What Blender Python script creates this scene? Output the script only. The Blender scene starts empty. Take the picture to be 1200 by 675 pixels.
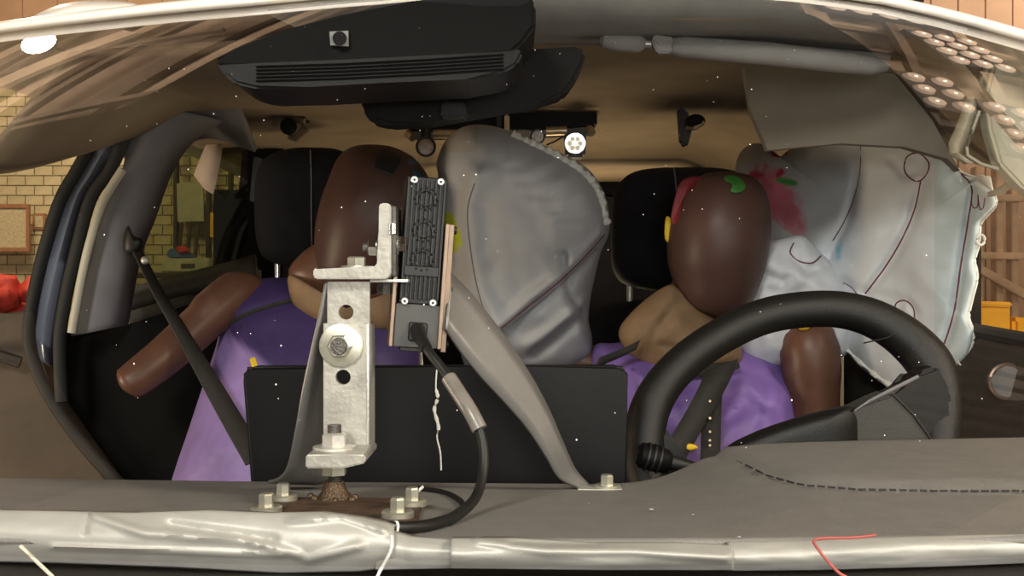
import bpy, bmesh, math, random
from mathutils import Vector, Matrix, noise
random.seed(4)
S = bpy.context.scene
COL = S.collection
ZC = 1.17                      # height of the lens above the floor; the car stands on the floor, nose at y=0

# ---------------------------------------------------------------- camera, world, light, exposure
cam_d = bpy.data.cameras.new('camera'); cam_d.lens = 36; cam_d.sensor_width = 36; cam_d.clip_start = .02
cam = bpy.data.objects.new('camera', cam_d); COL.objects.link(cam)
cam.location = (0, 0, ZC); cam.rotation_euler = (math.pi/2, 0, 0)
S.camera = cam
S.view_settings.view_transform = 'Standard'; S.view_settings.look = 'None'
S.view_settings.gamma = 1; S.view_settings.exposure = 0.0; S.view_settings.use_curve_mapping = False
w = bpy.data.worlds.new('hall_air'); S.world = w; w.use_nodes = True
w.node_tree.nodes['Background'].inputs[0].default_value = (1, .87, .72, 1)
w.node_tree.nodes['Background'].inputs[1].default_value = .16

def area(name, loc, target, size, power, color=(1, .85, .68), sy=None):
    d = bpy.data.lights.new(name, 'AREA'); d.energy = power; d.color = color; d.size = size
    if sy: d.shape = 'RECTANGLE'; d.size_y = sy
    o = bpy.data.objects.new(name, d); COL.objects.link(o); o.location = loc
    o.rotation_euler = (Vector(target)-Vector(loc)).to_track_quat('-Z', 'Y').to_euler()
    return o
area('front_flood_light', (-1.1, -2.2, 2.9), (0, 1.2, 1.1), .7, 125, (1, .95, .89))
area('lens_side_fill', (.95, -.75, 1.40), (.35, 1.8, 1.25), .5, 13, (1, .96, .92))  # added fill beside the lens, brightens the curtain airbag
area('lens_side_fill_low', (.15, -.75, 1.34), (.45, 1.8, 1.25), .4, 15, (1, .96, .92))  # second added fill, lifts the dim upper left of the curtain airbag
area('right_flood_light', (3.2, -1.0, 3.3), (.5, 1.6, 1.1), 1.0, 170, (1, .86, .7))
area('boot_fill', (.15, 3.45, 1.08), (.2, 2.7, 1.6), .5, 7, (1, .78, .5))  # unseen fill added behind the seats to warm the rear headliner
area('cabin_fill', (.12, 2.75, .9), (.1, 2.2, 1.6), .35, 5, (1, .78, .5))  # added fill hidden behind the centre airbag, brightens the headliner
area('left_door_fill', (-2.6, 1.0, .75), (.3, 2.2, 1.55), .6, 40, (1, .8, .56))  # unseen fill added outside the open door, aimed up at the headliner
area('right_door_fill', (2.6, 1.3, .8), (.1, 2.0, 1.6), .6, 45, (1, .86, .66))  # unseen fill added outside the driver window, also aimed at the headliner
area('roof_fill_left', (-4.5, 5.5, 2.6), (-4.3, 6, 6), 2.5, 300, (1, .80, .62))  # these four unseen uplights are added to brighten the mirrored roof deck
area('roof_fill_right', (5.2, 5.5, 2.6), (4.6, 6, 6), 2.5, 280, (1, .84, .66))
area('roof_fill_front_left', (-5.5, -1.5, 2.6), (-5, -1, 6), 2.0, 130, (1, .74, .54))
area('roof_fill_front_right', (5.5, -1.5, 2.6), (5, -1, 6), 2.0, 130, (1, .74, .54))
area('wall_light', (-5, 9, 5.4), (-5.5, 14, 2), 1.5, 330, (1, .8, .5))
area('wall_light_right', (6, 7, 5.0), (6, 11, 2), 1.5, 200, (1, .8, .55))

# ---------------------------------------------------------------- helpers
def P(px, py, D):              # point at depth D along the sight line of a measured image position
    return Vector(((px-600)/1200*D, D, ZC+(337.5-py)/1200*D))

def mat(name, color, rough=.5, metal=0, var=.12, scale=12, bump=0, bscale=80, spec=.5, coat=0, emit=None, estr=0, attr=None, sheen=0):
    m = bpy.data.materials.new(name); m.use_nodes = True; nt = m.node_tree; N = nt.nodes; L = nt.links
    b = N['Principled BSDF']; b.inputs['Roughness'].default_value = rough; b.inputs['Metallic'].default_value = metal
    b.inputs['Specular IOR Level'].default_value = spec; b.inputs['Coat Weight'].default_value = coat
    b.inputs['Coat Roughness'].default_value = .08
    b.inputs['Sheen Weight'].default_value = sheen
    tc = N.new('ShaderNodeTexCoord')
    n = N.new('ShaderNodeTexNoise'); n.inputs['Scale'].default_value = scale; n.inputs['Detail'].default_value = 5
    L.new(tc.outputs['Object'], n.inputs['Vector'])
    mr = N.new('ShaderNodeMapRange'); mr.inputs['From Min'].default_value = .25; mr.inputs['From Max'].default_value = .75
    mr.inputs['To Min'].default_value = 1-var; mr.inputs['To Max'].default_value = 1+var
    L.new(n.outputs['Fac'], mr.inputs['Value'])
    mx = N.new('ShaderNodeVectorMath'); mx.operation = 'SCALE'
    mx.inputs[0].default_value = color[:3]; L.new(mr.outputs[0], mx.inputs['Scale'])
    if attr:
        a = N.new('ShaderNodeAttribute'); a.attribute_name = attr; L.new(a.outputs['Color'], mx.inputs[0])
    L.new(mx.outputs[0], b.inputs['Base Color'])
    if bump:
        n2 = N.new('ShaderNodeTexNoise'); n2.inputs['Scale'].default_value = bscale; n2.inputs['Detail'].default_value = 3
        L.new(tc.outputs['Object'], n2.inputs['Vector'])
        bp = N.new('ShaderNodeBump'); bp.inputs['Strength'].default_value = bump; bp.inputs['Distance'].default_value = .002
        L.new(n2.outputs['Fac'], bp.inputs['Height']); L.new(bp.outputs[0], b.inputs['Normal'])
    if emit:
        b.inputs['Emission Color'].default_value = (*emit, 1); b.inputs['Emission Strength'].default_value = estr
    return m

def link(name, verts, faces, m, parent=None, smooth=True, angle=38):
    me = bpy.data.meshes.new(name); me.from_pydata([tuple(v) for v in verts], [], faces); me.update()
    return fin(name, me, m, parent, smooth, angle)

def fin(name, me, m, parent, smooth=True, angle=38):
    bm = bmesh.new(); bm.from_mesh(me); bmesh.ops.recalc_face_normals(bm, faces=bm.faces); bm.to_mesh(me); bm.free()
    me.materials.append(m)
    if smooth:
        me.shade_smooth(); me.set_sharp_from_angle(angle=math.radians(angle))
    o = bpy.data.objects.new(name, me); COL.objects.link(o)
    if parent:
        o.parent = parent; o.matrix_parent_inverse = Matrix.Translation(-off(parent))
    else:
        n = len(me.vertices); c = sum((v.co for v in me.vertices), Vector())/max(n, 1)
        me.transform(Matrix.Translation(-c)); o.location = c
    return o

def off(o):
    t = Vector(o.location)
    while o.parent:
        t = t + o.matrix_parent_inverse.translation; o = o.parent; t = t + Vector(o.location)
    return t

def thing(name, label, cat, loc=(0, 0, 0), group=None):
    o = bpy.data.objects.new(name, None); COL.objects.link(o); o.location = loc; o.empty_display_size = .05
    return tag(o, label, cat, group)

def tag(o, label, cat, group=None):
    o['label'] = label; o['category'] = cat
    if group: o['group'] = group
    return o

def struct(o): o['kind'] = 'structure'; return o

def bm_obj(name, bm, m, parent=None, smooth=True, angle=38):
    me = bpy.data.meshes.new(name); bm.to_mesh(me); bm.free()
    return fin(name, me, m, parent, smooth, angle)

def box(name, lo, hi, m, parent=None, bevel=0, rot=None, piv=None, seg=2):
    bm = bmesh.new(); bmesh.ops.create_cube(bm, size=1)
    lo = Vector(lo); hi = Vector(hi)
    for v in bm.verts: v.co = Vector((v.co.x*(hi.x-lo.x), v.co.y*(hi.y-lo.y), v.co.z*(hi.z-lo.z)))+(lo+hi)/2
    if bevel: bmesh.ops.bevel(bm, geom=bm.edges[:], offset=bevel, segments=seg, affect='EDGES', profile=.5)
    if rot is not None:
        bmesh.ops.rotate(bm, verts=bm.verts, cent=Vector(piv) if piv is not None else (lo+hi)/2, matrix=rot)
    return bm_obj(name, bm, m, parent)

def prism(name, poly, D0, D1, m, parent=None, bevel=0, seg=2, Df=None):
    """outline measured at depth D0 (or Df(px,py)), extruded straight back to D1"""
    bm = bmesh.new()
    fr = [bm.verts.new(P(x, y, Df(x, y) if Df else D0)) for x, y in poly]
    dy = D1-D0
    bk = [bm.verts.new(v.co+Vector((0, dy, 0))) for v in fr]
    bm.faces.new(fr); bm.faces.new(bk[::-1]); n = len(fr)
    for i in range(n): bm.faces.new([fr[(i+1) % n], fr[i], bk[i], bk[(i+1) % n]])
    if bevel: bmesh.ops.bevel(bm, geom=bm.edges[:], offset=bevel, segments=seg, affect='EDGES', clamp_overlap=True)
    return bm_obj(name, bm, m, parent)

def spline(pts, n=8, closed=False):
    pts = [Vector(p) for p in pts]; out = []; k = len(pts)
    rng = range(k if closed else k-1)
    for i in rng:
        if closed: a, b, c, d = pts[(i-1) % k], pts[i], pts[(i+1) % k], pts[(i+2) % k]
        else: a, b, c, d = pts[max(i-1, 0)], pts[i], pts[i+1], pts[min(i+2, k-1)]
        for j in range(n):
            t = j/n
            out.append(.5*((2*b)+(c-a)*t+(2*a-5*b+4*c-d)*t*t+(3*b-a-3*c+d)*t**3))
    if not closed: out.append(pts[-1])
    return out

def tube(name, pts, r, m, parent=None, seg=12, closed=False, flat=1.0, up=Vector((0, 0, 1)), rf=None, cap=True, angle=38):
    """swept round (or oval) section; r: number or list; flat squeezes the section along 'up'"""
    pts = [Vector(p) for p in pts]; n = len(pts); V = []; F = []
    for i, p in enumerate(pts):
        a = pts[(i-1) % n] if closed else pts[max(i-1, 0)]; b = pts[(i+1) % n] if closed else pts[min(i+1, n-1)]
        t = (b-a).normalized(); u = up if abs(t.dot(up)) < .97 else Vector((1, 0, 0))
        s = t.cross(u).normalized(); q = s.cross(t).normalized()
        rr = r[i] if isinstance(r, (list, tuple)) else r
        for k in range(seg):
            A = 2*math.pi*k/seg; V.append(p+s*math.cos(A)*rr+q*math.sin(A)*rr*flat)
    for i in range(n if closed else n-1):
        for k in range(seg):
            a = i*seg+k; b = i*seg+(k+1) % seg; c = ((i+1) % n)*seg+(k+1) % seg; d = ((i+1) % n)*seg+k
            F.append((a, b, c, d))
    if not closed and cap: F.append(tuple(range(seg))); F.append(tuple(range((n-1)*seg, n*seg)))
    return link(name, V, F, m, parent, True, angle)

def cyl(name, a, b, r, m, parent=None, seg=24, r2=None, bev=0):
    a = Vector(a); b = Vector(b)
    if bev:
        d = (b-a).normalized()*bev
        return tube(name, [a, a+d, b-d, b], [r-bev, r, r, r-bev], m, parent, seg)
    return tube(name, [a, b], [r, r2 if r2 is not None else r], m, parent, seg)

def loft(name, secs, m, parent=None, seg=40, power=2.0, n=5, disp=0, attr=None):
    """secs: (centre, rx, ry[, tilt vector]) stacked; superelliptic rings, rounded ends by the radii given"""
    data = [Vector((*s[0], )) for s in secs]
    C = spline(data, n); R = spline([(s[1], s[2], 0) for s in secs], n)
    V = []; F = []
    for c, r in zip(C, R):
        for k in range(seg):
            A = 2*math.pi*k/seg; ca, sa = math.cos(A), math.sin(A); e = 2/power
            p = c+Vector((max(r.x, .0005)*math.copysign(abs(ca)**e, ca), max(r.y, .0005)*math.copysign(abs(sa)**e, sa), 0))
            if disp: p += Vector((0, -1, 0))*disp*noise.noise(p*14)
            V.append(p)
    for i in range(len(C)-1):
        for k in range(seg):
            F.append((i*seg+k, i*seg+(k+1) % seg, (i+1)*seg+(k+1) % seg, (i+1)*seg+k))
    F.append(tuple(range(seg))); F.append(tuple(range((len(C)-1)*seg, len(C)*seg)))
    return link(name, V, F, m, parent, True, 60)

def sm(a, b, x): t = max(0, min(1, (x-a)/(b-a))); return t*t*(3-2*t)

def segdist(x, y, line):
    best = 1e9
    for (x0, y0), (x1, y1) in zip(line, line[1:]):
        dx, dy = x1-x0, y1-y0; t = max(0, min(1, ((x-x0)*dx+(y-y0)*dy)/(dx*dx+dy*dy+1e-9)))
        best = min(best, math.hypot(x-x0-t*dx, y-y0-t*dy))
    return best

class Pillow:
    """an inflated bag: two skins meeting along an outline; folds are raised or sunk along lines"""
    def __init__(s, outline, Df, thick, folds=(), back=.6, power=2.0, wr=0, wscale=10, smooth=4, rings=46):
        s.o = spline([(x, y, 0) for x, y in outline], smooth, True); s.Df = Df; s.t = thick; s.folds = folds
        s.back = back; s.pw = power; s.wr = wr; s.ws = wscale; s.rings = rings
        s.c = sum(s.o, Vector())/len(s.o)
    def prof(s, t): return max(0, 1-t**s.pw)**(1/2)
    def fold(s, x, y):
        h = 0
        for line, amp, wd in s.folds:
            d = segdist(x, y, line); h += amp*math.exp(-(d/wd)**2)
        if s.wr: h += s.wr*noise.noise(Vector((x/100*s.ws, y/100*s.ws, 3.1)))
        return h
    def rad(s, x, y):
        ang = math.atan2(y-s.c.y, x-s.c.x); n = len(s.o); best = 1.0
        d = Vector((x-s.c.x, y-s.c.y))
        for i in range(n):
            a = s.o[i]-s.c; b = s.o[(i+1) % n]-s.c
            den = (b.x-a.x)*d.y-(b.y-a.y)*d.x
            if abs(den) < 1e-9: continue
            # a + u(b-a) = k d
            u = (a.y*d.x-a.x*d.y)/den
            if -1e-6 <= u <= 1+1e-6:
                q = a+(b-a)*u; k = q.dot(Vector((d.x, d.y, 0)))/max(d.length_squared, 1e-9)
                if k > 0: best = 1/k; break
        return min(best, 1)
    def front(s, x, y, lift=0, t=None):
        t = s.rad(x, y) if t is None else t
        return P(x, y, s.Df(x, y)-s.t*s.prof(t)-s.fold(x, y)*min(1, (1-t)*8)-lift)
    def build(s, name, m, parent=None, color=None):
        n = len(s.o); V = [s.front(s.c.x, s.c.y, 0, 0)]; T = [(s.c.x, s.c.y)]
        for i in range(1, s.rings+1):
            t = math.sin(i/s.rings*math.pi/2)
            for o in s.o:
                q = s.c+(o-s.c)*t; V.append(s.front(q.x, q.y, 0, t)); T.append((q.x, q.y))
        F = [(0, 1+k, 1+(k+1) % n) for k in range(n)]
        for i in range(s.rings-1):
            for k in range(n):
                F.append((1+i*n+k, 1+(i+1)*n+k, 1+(i+1)*n+(k+1) % n, 1+i*n+(k+1) % n))
        base = 1+(s.rings-1)*n; prev = base; RB = 10
        for i in range(RB-1, 0, -1):
            t = math.sin(i/RB*math.pi/2)
            st = len(V)
            for k, o in enumerate(s.o):
                q = s.c+(o-s.c)*t; V.append(P(q.x, q.y, s.Df(q.x, q.y)+s.t*s.back*s.prof(t))); T.append((q.x, q.y))
            for k in range(n): F.append((prev+k, st+k, st+(k+1) % n, prev+(k+1) % n))
            prev = st
        V.append(P(s.c.x, s.c.y, s.Df(s.c.x, s.c.y)+s.t*s.back)); T.append((s.c.x, s.c.y)); e = len(V)-1
        for k in range(n): F.append((prev+k, e, prev+(k+1) % n))
        me = bpy.data.meshes.new(name); me.from_pydata([tuple(v) for v in V], [], F); me.update()
        if color:
            ca = me.color_attributes.new('paint', 'FLOAT_COLOR', 'POINT')
            for i, (x, y) in enumerate(T): ca.data[i].color = (*color(x, y), 1)
        return fin(name, me, m, parent, True, 80)
    def seam(s, name, line, r, m, parent, lift=.0008, n=6):
        pts = [s.front(p.x, p.y, lift) for p in spline([(x, y, 0) for x, y in line], n)]
        return tube(name, pts, r, m, parent, 6)

def sheet(name, rows, m, parent=None, th=.002, angle=50):
    """grid of points given as rows, thickened"""
    V = [p for r in rows for p in r]; nc = len(rows[0]); F = []
    for i in range(len(rows)-1):
        for j in range(nc-1): F.append((i*nc+j, i*nc+j+1, (i+1)*nc+j+1, (i+1)*nc+j))
    o = link(name, V, F, m, parent, True, angle)
    md = o.modifiers.new('thickness', 'SOLIDIFY'); md.thickness = th; md.offset = 0
    return o

def ribbon(name, pts, width, m, parent=None, th=.0015, n=8):
    """strap along pts; width = vector or list of vectors"""
    C = spline(pts, n); k = len(pts)
    W = spline(width if isinstance(width, list) else [width]*k, n)
    return sheet(name, [[c-wv/2, c, c+wv/2] for c, wv in zip(C, W)], m, parent, th)

def ball(name, c, r, m, parent=None, sx=1, sy=1, sz=1, seg=16):
    bm = bmesh.new(); bmesh.ops.create_uvsphere(bm, u_segments=seg, v_segments=seg//2, radius=r)
    for v in bm.verts: v.co = Vector((v.co.x*sx, v.co.y*sy, v.co.z*sz))+Vector(c)
    return bm_obj(name, bm, m, parent)

def band(name, L, R, D0, D1, m, dx=0, parent=None):
    a = spline([(x, y, 0) for x, y in L], 6); b = spline([(x, y, 0) for x, y in R], 6)
    rows = [[P(p.x, p.y, D0), P(p.x*.5+q.x*.5, p.y*.5+q.y*.5, (D0+D1)/2-dx), P(q.x, q.y, D1)] for p, q in zip(a, b)]
    return sheet(name, rows, m, parent or car, .012, 80)

# ---------------------------------------------------------------- materials
M = dict(
 tape=mat('silver duct tape', (.48, .465, .43), .46, .2, .08, 30, .08, 500),
 dash=mat('grey brown dashboard plastic', (.235, .222, .208), .6, 0, .08, 40, .4, 900, .3),
 pad=mat('grey brown dashboard pad', (.118, .105, .093), .6, 0, .1, 30, .8, 500, .35),
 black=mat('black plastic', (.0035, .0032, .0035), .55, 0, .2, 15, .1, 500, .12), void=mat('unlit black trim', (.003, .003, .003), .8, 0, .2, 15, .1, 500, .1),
 satin=mat('satin black display shell', (.0045, .0042, .0045), .42, 0, .3, 8, .05, 300, .22),
 rubber=mat('black rubber', (.008, .0075, .007), .5, 0, .2, 20),
 seal=mat('black weatherstrip', (.005, .005, .004), .7, 0, .2, 20),
 leather=mat('black wheel leather', (.007, .0065, .006), .45, 0, .2, 20, .3, 900, .4),
 greyplast=mat('dark grey trim plastic', (.055, .052, .048), .55, 0, .1, 25, .3, 700, .3),
 fabric=mat('black seat fabric', (.009, .0095, .013), .85, 0, .25, 30, .5, 900, .2),
 stitch=mat('grey stitching', (.16, .16, .18), .8), stitchdark=mat('dark stitching', (.03, .03, .035), .8),
 liner=mat('beige headliner fabric', (.24, .185, .125), .9, 0, .12, 9, .4, 1200, .1),
 liner_dark=mat('grey roof side fabric', (.15, .135, .112), .9, 0, .15, 9, .5, 1200, .1),
 visor=mat('grey visor vinyl', (.26, .25, .24), .7, 0, .1, 20, .4, 700, .2),
 trim=mat('grey pillar trim', (.20, .19, .195), .6, 0, .12, 14, .4, 900, .3),
 cream=mat('cream pillar edge', (.44, .41, .32), .6, 0, .08, 14),
 paint_blue=mat('slate blue car paint', (.16, .18, .235), .22, .25, .08, 10, coat=.8),
 paint_white=mat('cream white car paint', (.86, .80, .70), .28, 0, .04, 5, coat=.6),
 door=mat('brown door trim', (.06, .044, .030), .6, 0, .2, 12, .3, 500, .3),
 door_dark=mat('dark door trim', (.03, .026, .02), .6, 0, .25, 30, .5, 500, .3),
 bag=mat('white airbag cloth', (.62, .64, .68), .8, 0, .06, 14, .35, 1500, .2, attr='paint'),
 seamred=mat('dark red bag stitching', (.14, .03, .05), .8),
 bagedge=mat('pale bag hem', (.66, .66, .62), .8, 0, .15, 40, .4, 600),
 strap=mat('cream torn tether cloth', (.50, .47, .36), .8, 0, .12, 30, .3, 900),
 skin=mat('brown vinyl dummy skin', (.105, .046, .028), .42, 0, .25, 16, .2, 60, .4),
 skin2=mat('brown vinyl dummy head', (.062, .030, .024), .45, 0, .22, 10, .15, 60, .3),
 tan=mat('tan neck shield foam', (.185, .115, .062), .65, 0, .3, 14, .5, 120, .3),
 purple=mat('purple dummy jacket', (.23, .13, .44), .55, 0, .28, 9, .4, 90, .3),
 purple_hi=mat('light purple dummy flank', (.36, .25, .56), .5, 0, .2, 10, .3, 120, .35),
 blackcloth=mat('black webbing', (.018, .016, .015), .8, 0, .3, 60, .5, 600),
 belt=mat('dark grey seat belt webbing', (.026, .024, .021), .55, 0, .2, 60, .5, 1400, .4),
 steel=mat('brushed bare steel', (.66, .64, .60), .42, .6, .15, 45, .25, 250),
 galv=mat('scuffed galvanised bar', (.43, .41, .365), .46, .4, .25, 40, .3, 160),
 sheetm=mat('grey aluminium sheet', (.24, .23, .225), .40, .5, .12, 26, .15, 300),
 zinc=mat('zinc plated bolt', (.62, .60, .50), .34, .75, .12, 90),
 chrome=mat('bright plated bolt', (.8, .8, .82), .16, 1, .08, 60),
 darksteel=mat('dark threaded steel', (.12, .11, .10), .45, .7, .3, 90, .5, 600),
 rust=mat('rusty welded plate', (.09, .052, .032), .7, .2, .7, 60, .8, 300),
 weld=mat('burnt weld bead', (.12, .08, .05), .45, .6, .6, 120, .8, 500),
 alu=mat('black anodised housing', (.007, .0062, .006), .42, .2, .3, 60, .2, 500),
 dgrey=mat('dark grey socket plastic', (.07, .068, .066), .5),
 copper=mat('copper coloured side rail', (.24, .17, .125), .4, .6, .2, 60),
 sleeve=mat('cloudy grey sleeve', (.20, .18, .16), .3, 0, .2, 90, spec=.6),
 thread=mat('white thread', (.8, .78, .74), .7),
 redth=mat('red thread', (.42, .10, .09), .7),
 yellow=mat('yellow marking paint', (.75, .5, .02), .6), green=mat('green marking paint', (.03, .15, .02), .6),
 red=mat('red marking paint', (.16, .008, .014), .6), bluep=mat('blue marking paint', (.01, .07, .12), .4),
 tapeblk=mat('black tape patch', (.006, .006, .006), .6), orange=mat('orange marking paint', (.6, .2, .02), .6),
 sticker=mat('grey white sticker', (.36, .36, .34), .6),
 paper=mat('pinkish paper tag', (.52, .42, .35), .8),
 glassbit=mat('pale green glass crumb', (.5, .62, .5), .15, 0, .2, 60, spec=.9),
 lens=mat('dark lens glass', (.02, .02, .025), .08, 0, 0, 5, spec=.9),
 lampwhite=mat('lit lamp lens', (.7, .65, .55), .3, 0, .5, 300, emit=(1, .86, .62), estr=.5),
 lampbrown=mat('brown tinted lamp lens', (.20, .12, .06), .25, 0, .4, 120, spec=.8),
 brass=mat('warm metal clip', (.5, .38, .24), .35, .6, .2, 60),
 block=[mat('cream painted block %s' % n, c, .7, 0, .14, 9, .6, 60, .3) for n, c in (('light', (.56, .48, .32)), ('mid', (.53, .45, .29)), ('deep', (.50, .42, .27)))],
 mortar=mat('mortar', (.46, .39, .25), .9),
 clad=mat('brown wall cladding', (.30, .185, .12), .6, 0, .1, 3),
 floor=mat('grey hall floor', (.16, .14, .12), .45, 0, .2, 1.5, .2, 20),
 roofdeck=mat('brown roof deck', (.28, .21, .16), .7, 0, .3, .8),
 beam=mat('dark steel beam', (.13, .095, .072), .6, 0, .3, 2),
 beamlt=mat('pale steel beam', (.36, .28, .21), .5, 0, .2, 2),
 blocker=mat('matt black drape', (.004, .004, .004), .95, 0, .2, 4, spec=.05),
 lampcan=mat('charcoal lamp panel', (.035, .035, .04), .6),
 reflector=mat('lamp reflector disc', (.62, .5, .42), .35, .2, .2, 3, emit=(1, .78, .6), estr=.35),
 filament=mat('lamp bulb', (1, .9, .7), .3, emit=(1, .82, .6), estr=5),
 highbay=mat('high bay lamp face', (1, .95, .85), .3, emit=(1, .84, .62), estr=60),
 orangef=mat('orange frame', (.32, .15, .075), .6), board=mat('pale notice board', (.50, .42, .28), .8, 0, .25, 30),
 redbag=mat('red cloth', (.50, .045, .03), .7, 0, .4, 14, .5, 20), sign=mat('yellow sign', (.72, .42, .02), .5),
 whitep=mat('grey white poster', (.42, .40, .33), .7, 0, .15, 12), machine=mat('pale metal case', (.5, .5, .4), .35, .3, .2, 9),
 darkw=mat('dark wood', (.05, .035, .02), .7), shelf=mat('pale wood rack', (.55, .37, .22), .7, 0, .3, 8),
 yellowb=mat('yellow crate plastic', (.95, .45, .01), .45, emit=None), blue=mat('blue plastic', (.06, .13, .35), .5),
)

# glass: thin clear pane, mirror-like at a slant
def glass(name, tint, base=.05, gain=.9, pw=4.2):
    m = bpy.data.materials.new(name); m.use_nodes = True; nt = m.node_tree; N = nt.nodes; L = nt.links; N.clear()
    out = N.new('ShaderNodeOutputMaterial'); tr = N.new('ShaderNodeBsdfTransparent'); gl = N.new('ShaderNodeBsdfGlossy')
    tr.inputs[0].default_value = (*tint, 1); gl.inputs['Roughness'].default_value = 0; gl.inputs[0].default_value = (1, 1, 1, 1)
    lw = N.new('ShaderNodeLayerWeight'); lw.inputs['Blend'].default_value = .5
    p = N.new('ShaderNodeMath'); p.operation = 'POWER'; L.new(lw.outputs['Facing'], p.inputs[0]); p.inputs[1].default_value = pw
    a = N.new('ShaderNodeMath'); a.operation = 'MULTIPLY_ADD'; L.new(p.outputs[0], a.inputs[0]); a.inputs[1].default_value = gain; a.inputs[2].default_value = base
    mx = N.new('ShaderNodeMixShader'); L.new(a.outputs[0], mx.inputs[0]); L.new(tr.outputs[0], mx.inputs[1]); L.new(gl.outputs[0], mx.inputs[2])
    L.new(mx.outputs[0], out.inputs[0]); return m
M['tinted'] = glass('tinted side glass', (.50, .52, .38), .04, .5, 5)
M['glass'] = glass('windscreen glass', (.86, .87, .85))

# ================================================================ THE HALL
RX = 9.5
struct(box('floor', (-RX, -6, -.1), (RX, 16, 0), M['floor']))
struct(box('wall_left', (-RX-.2, -6, 0), (-RX, 16, 6.3), M['clad']))
struct(box('wall_right', (RX, -6, 0), (RX+.2, 16, 6.3), M['clad']))
ceiling = struct(box('ceiling', (-RX, -6, 6.25), (RX, 16, 6.4), M['roofdeck']))
wb = struct(box('wall_back', (-RX, 14.03, 0), (RX, 14.3, 6.3), M['mortar']))
# block courses of the back wall, each block laid singly where the car windows show it
bw, bh = .25, .135
me_b = []
for k in range(3):
    bm = bmesh.new(); bmesh.ops.create_cube(bm, size=1)
    for v in bm.verts: v.co = Vector((v.co.x*(bw-.013), v.co.y*.05, v.co.z*(bh-.011)))
    bmesh.ops.bevel(bm, geom=[e for e in bm.edges if all(v.co.y < 0 for v in e.verts)], offset=.006, segments=1, affect='EDGES')
    me = bpy.data.meshes.new('brick'); bm.to_mesh(me); bm.free(); me.materials.append(M['block'][k]); me_b.append(me)
rest = []; cnt = 0; cells = []
for r in range(0, 30):
    for c in range(0, 34):
        x = -9.4+c*bw+(bw/2 if r % 2 else 0); z = r*bh+.07
        cells.append((x, z))
def seenkey(p):
    px = 600+p[0]/14*1200; py = 337.5-(p[1]-ZC)/14*1200
    return min(math.hypot((px-55)/1.0, (py-220)/1.0), math.hypot(px-215, py-240)*1.15)
cells.sort(key=seenkey)
for i, (x, z) in enumerate(cells):
    if i < 296:
        o = bpy.data.objects.new('brick', random.choice(me_b)); COL.objects.link(o); o.parent = wb
        o.matrix_parent_inverse = Matrix.Translation(-off(wb)); o.location = (x, 14.012-random.random()*.006, z)
    else: rest.append((x, z))
V = []; F = []
for x, z in rest:
    b = len(V); a, h = (bw-.013)/2, (bh-.011)/2
    V += [(x-a, 13.985, z-h), (x+a, 13.985, z-h), (x+a, 13.985, z+h), (x-a, 13.985, z+h), (x-a, 14.03, z-h), (x+a, 14.03, z-h), (x+a, 14.03, z+h), (x-a, 14.03, z+h)]
    F += [(b, b+1, b+2, b+3), (b, b+4, b+5, b+1), (b+1, b+5, b+6, b+2), (b+2, b+6, b+7, b+3), (b+3, b+7, b+4, b)]
o = link('brick_courses', V, F, M['block'][1], wb, False); o['kind'] = 'stuff'
# brown vertical cladding boards above the blocks and on the right
for i in range(40):
    x0 = -RX+i*.475; lowz = 4.12 if x0 < -.9 else 0
    box('cladding_board', (x0+.002, 13.9, lowz), (x0+.473, 14.0, 6.25), M['clad'], wb, .008, seg=1)
box('junction_post', (-1.25, 13.88, 0), (-.88, 14.02, 4.12), M['mortar'], wb, .005, seg=1)
# right partition that closes the view past the driver's window, as boards
pw = struct(box('wall_partition', (3.2, 9.05, 0), (RX, 9.15, 6.25), M['mortar']))
for i in range(26):
    x0 = 3.2+i*.24
    box('cladding_board', (x0+.0015, 9.0, 0), (x0+.2385, 9.05, 6.25), M['clad'], pw, .008, seg=1)
# roof steel: pale and dark members at several angles
def beam(a, b, w_, h_, m, z=6.1):
    a = Vector((*a, z)); b = Vector((*b, z)); d = (b-a).normalized(); s = Vector((-d.y, d.x, 0))*w_/2
    V = [a-s, a+s, b+s, b-s]; V += [v+Vector((0, 0, h_)) for v in V]
    return link('roof_beam', V, [(0, 1, 2, 3), (4, 5, 6, 7), (0, 1, 5, 4), (1, 2, 6, 5), (2, 3, 7, 6), (3, 0, 4, 7)], m, ceiling, False)
for i in range(9):                                   # slanting members over the left of the car
    t = i*.42; m = M['beamlt'] if i % 3 == 1 else M['beam']
    beam((-8.2+t*1.1, 3.6-t*.55), (-2.0+t*1.1, 13.2-t*.55), (.10, .26, .14, .07, .2)[i % 5], .12, m, 6.08-(i % 3)*.12)
for i in range(5): beam((-9.4, 5.1+i*1.45), (-2.5, 4.9+i*1.6), .09, .1, M['beam'], 5.8)
beam((-9.4, 2.3), (-3.4, 6.9), .3, .1, M['beamlt'], 5.7)
for i in range(6): beam((2.2, 4.6+i*.85), (9.4, 5.2+i*.85), (.12, .28, .1)[i % 3], .12, (M['beam'], M['beamlt'])[i % 2], 6.0)
for i in range(5): beam((2.6+i*.75, 4.4), (3.2+i*.75, 13.5), (.22, .1, .14)[i % 3], .12, (M['beamlt'], M['beam'])[i % 2], 5.85)
for i in range(7): beam((-9.4, -5+i*1.0), (-2.9, -4.4+i*1.25), .25, .1, (M['beam'], M['beamlt'])[i % 2], 6.0)
for i in range(26): beam((2.7, -2.6+i*.17), (9.4, -3.4+i*.2), .06, .08, M['beam'], 6.05)
beam((2.2, -3.0), (6, 1.2), .35, .1, M['beamlt'], 5.9)

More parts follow.
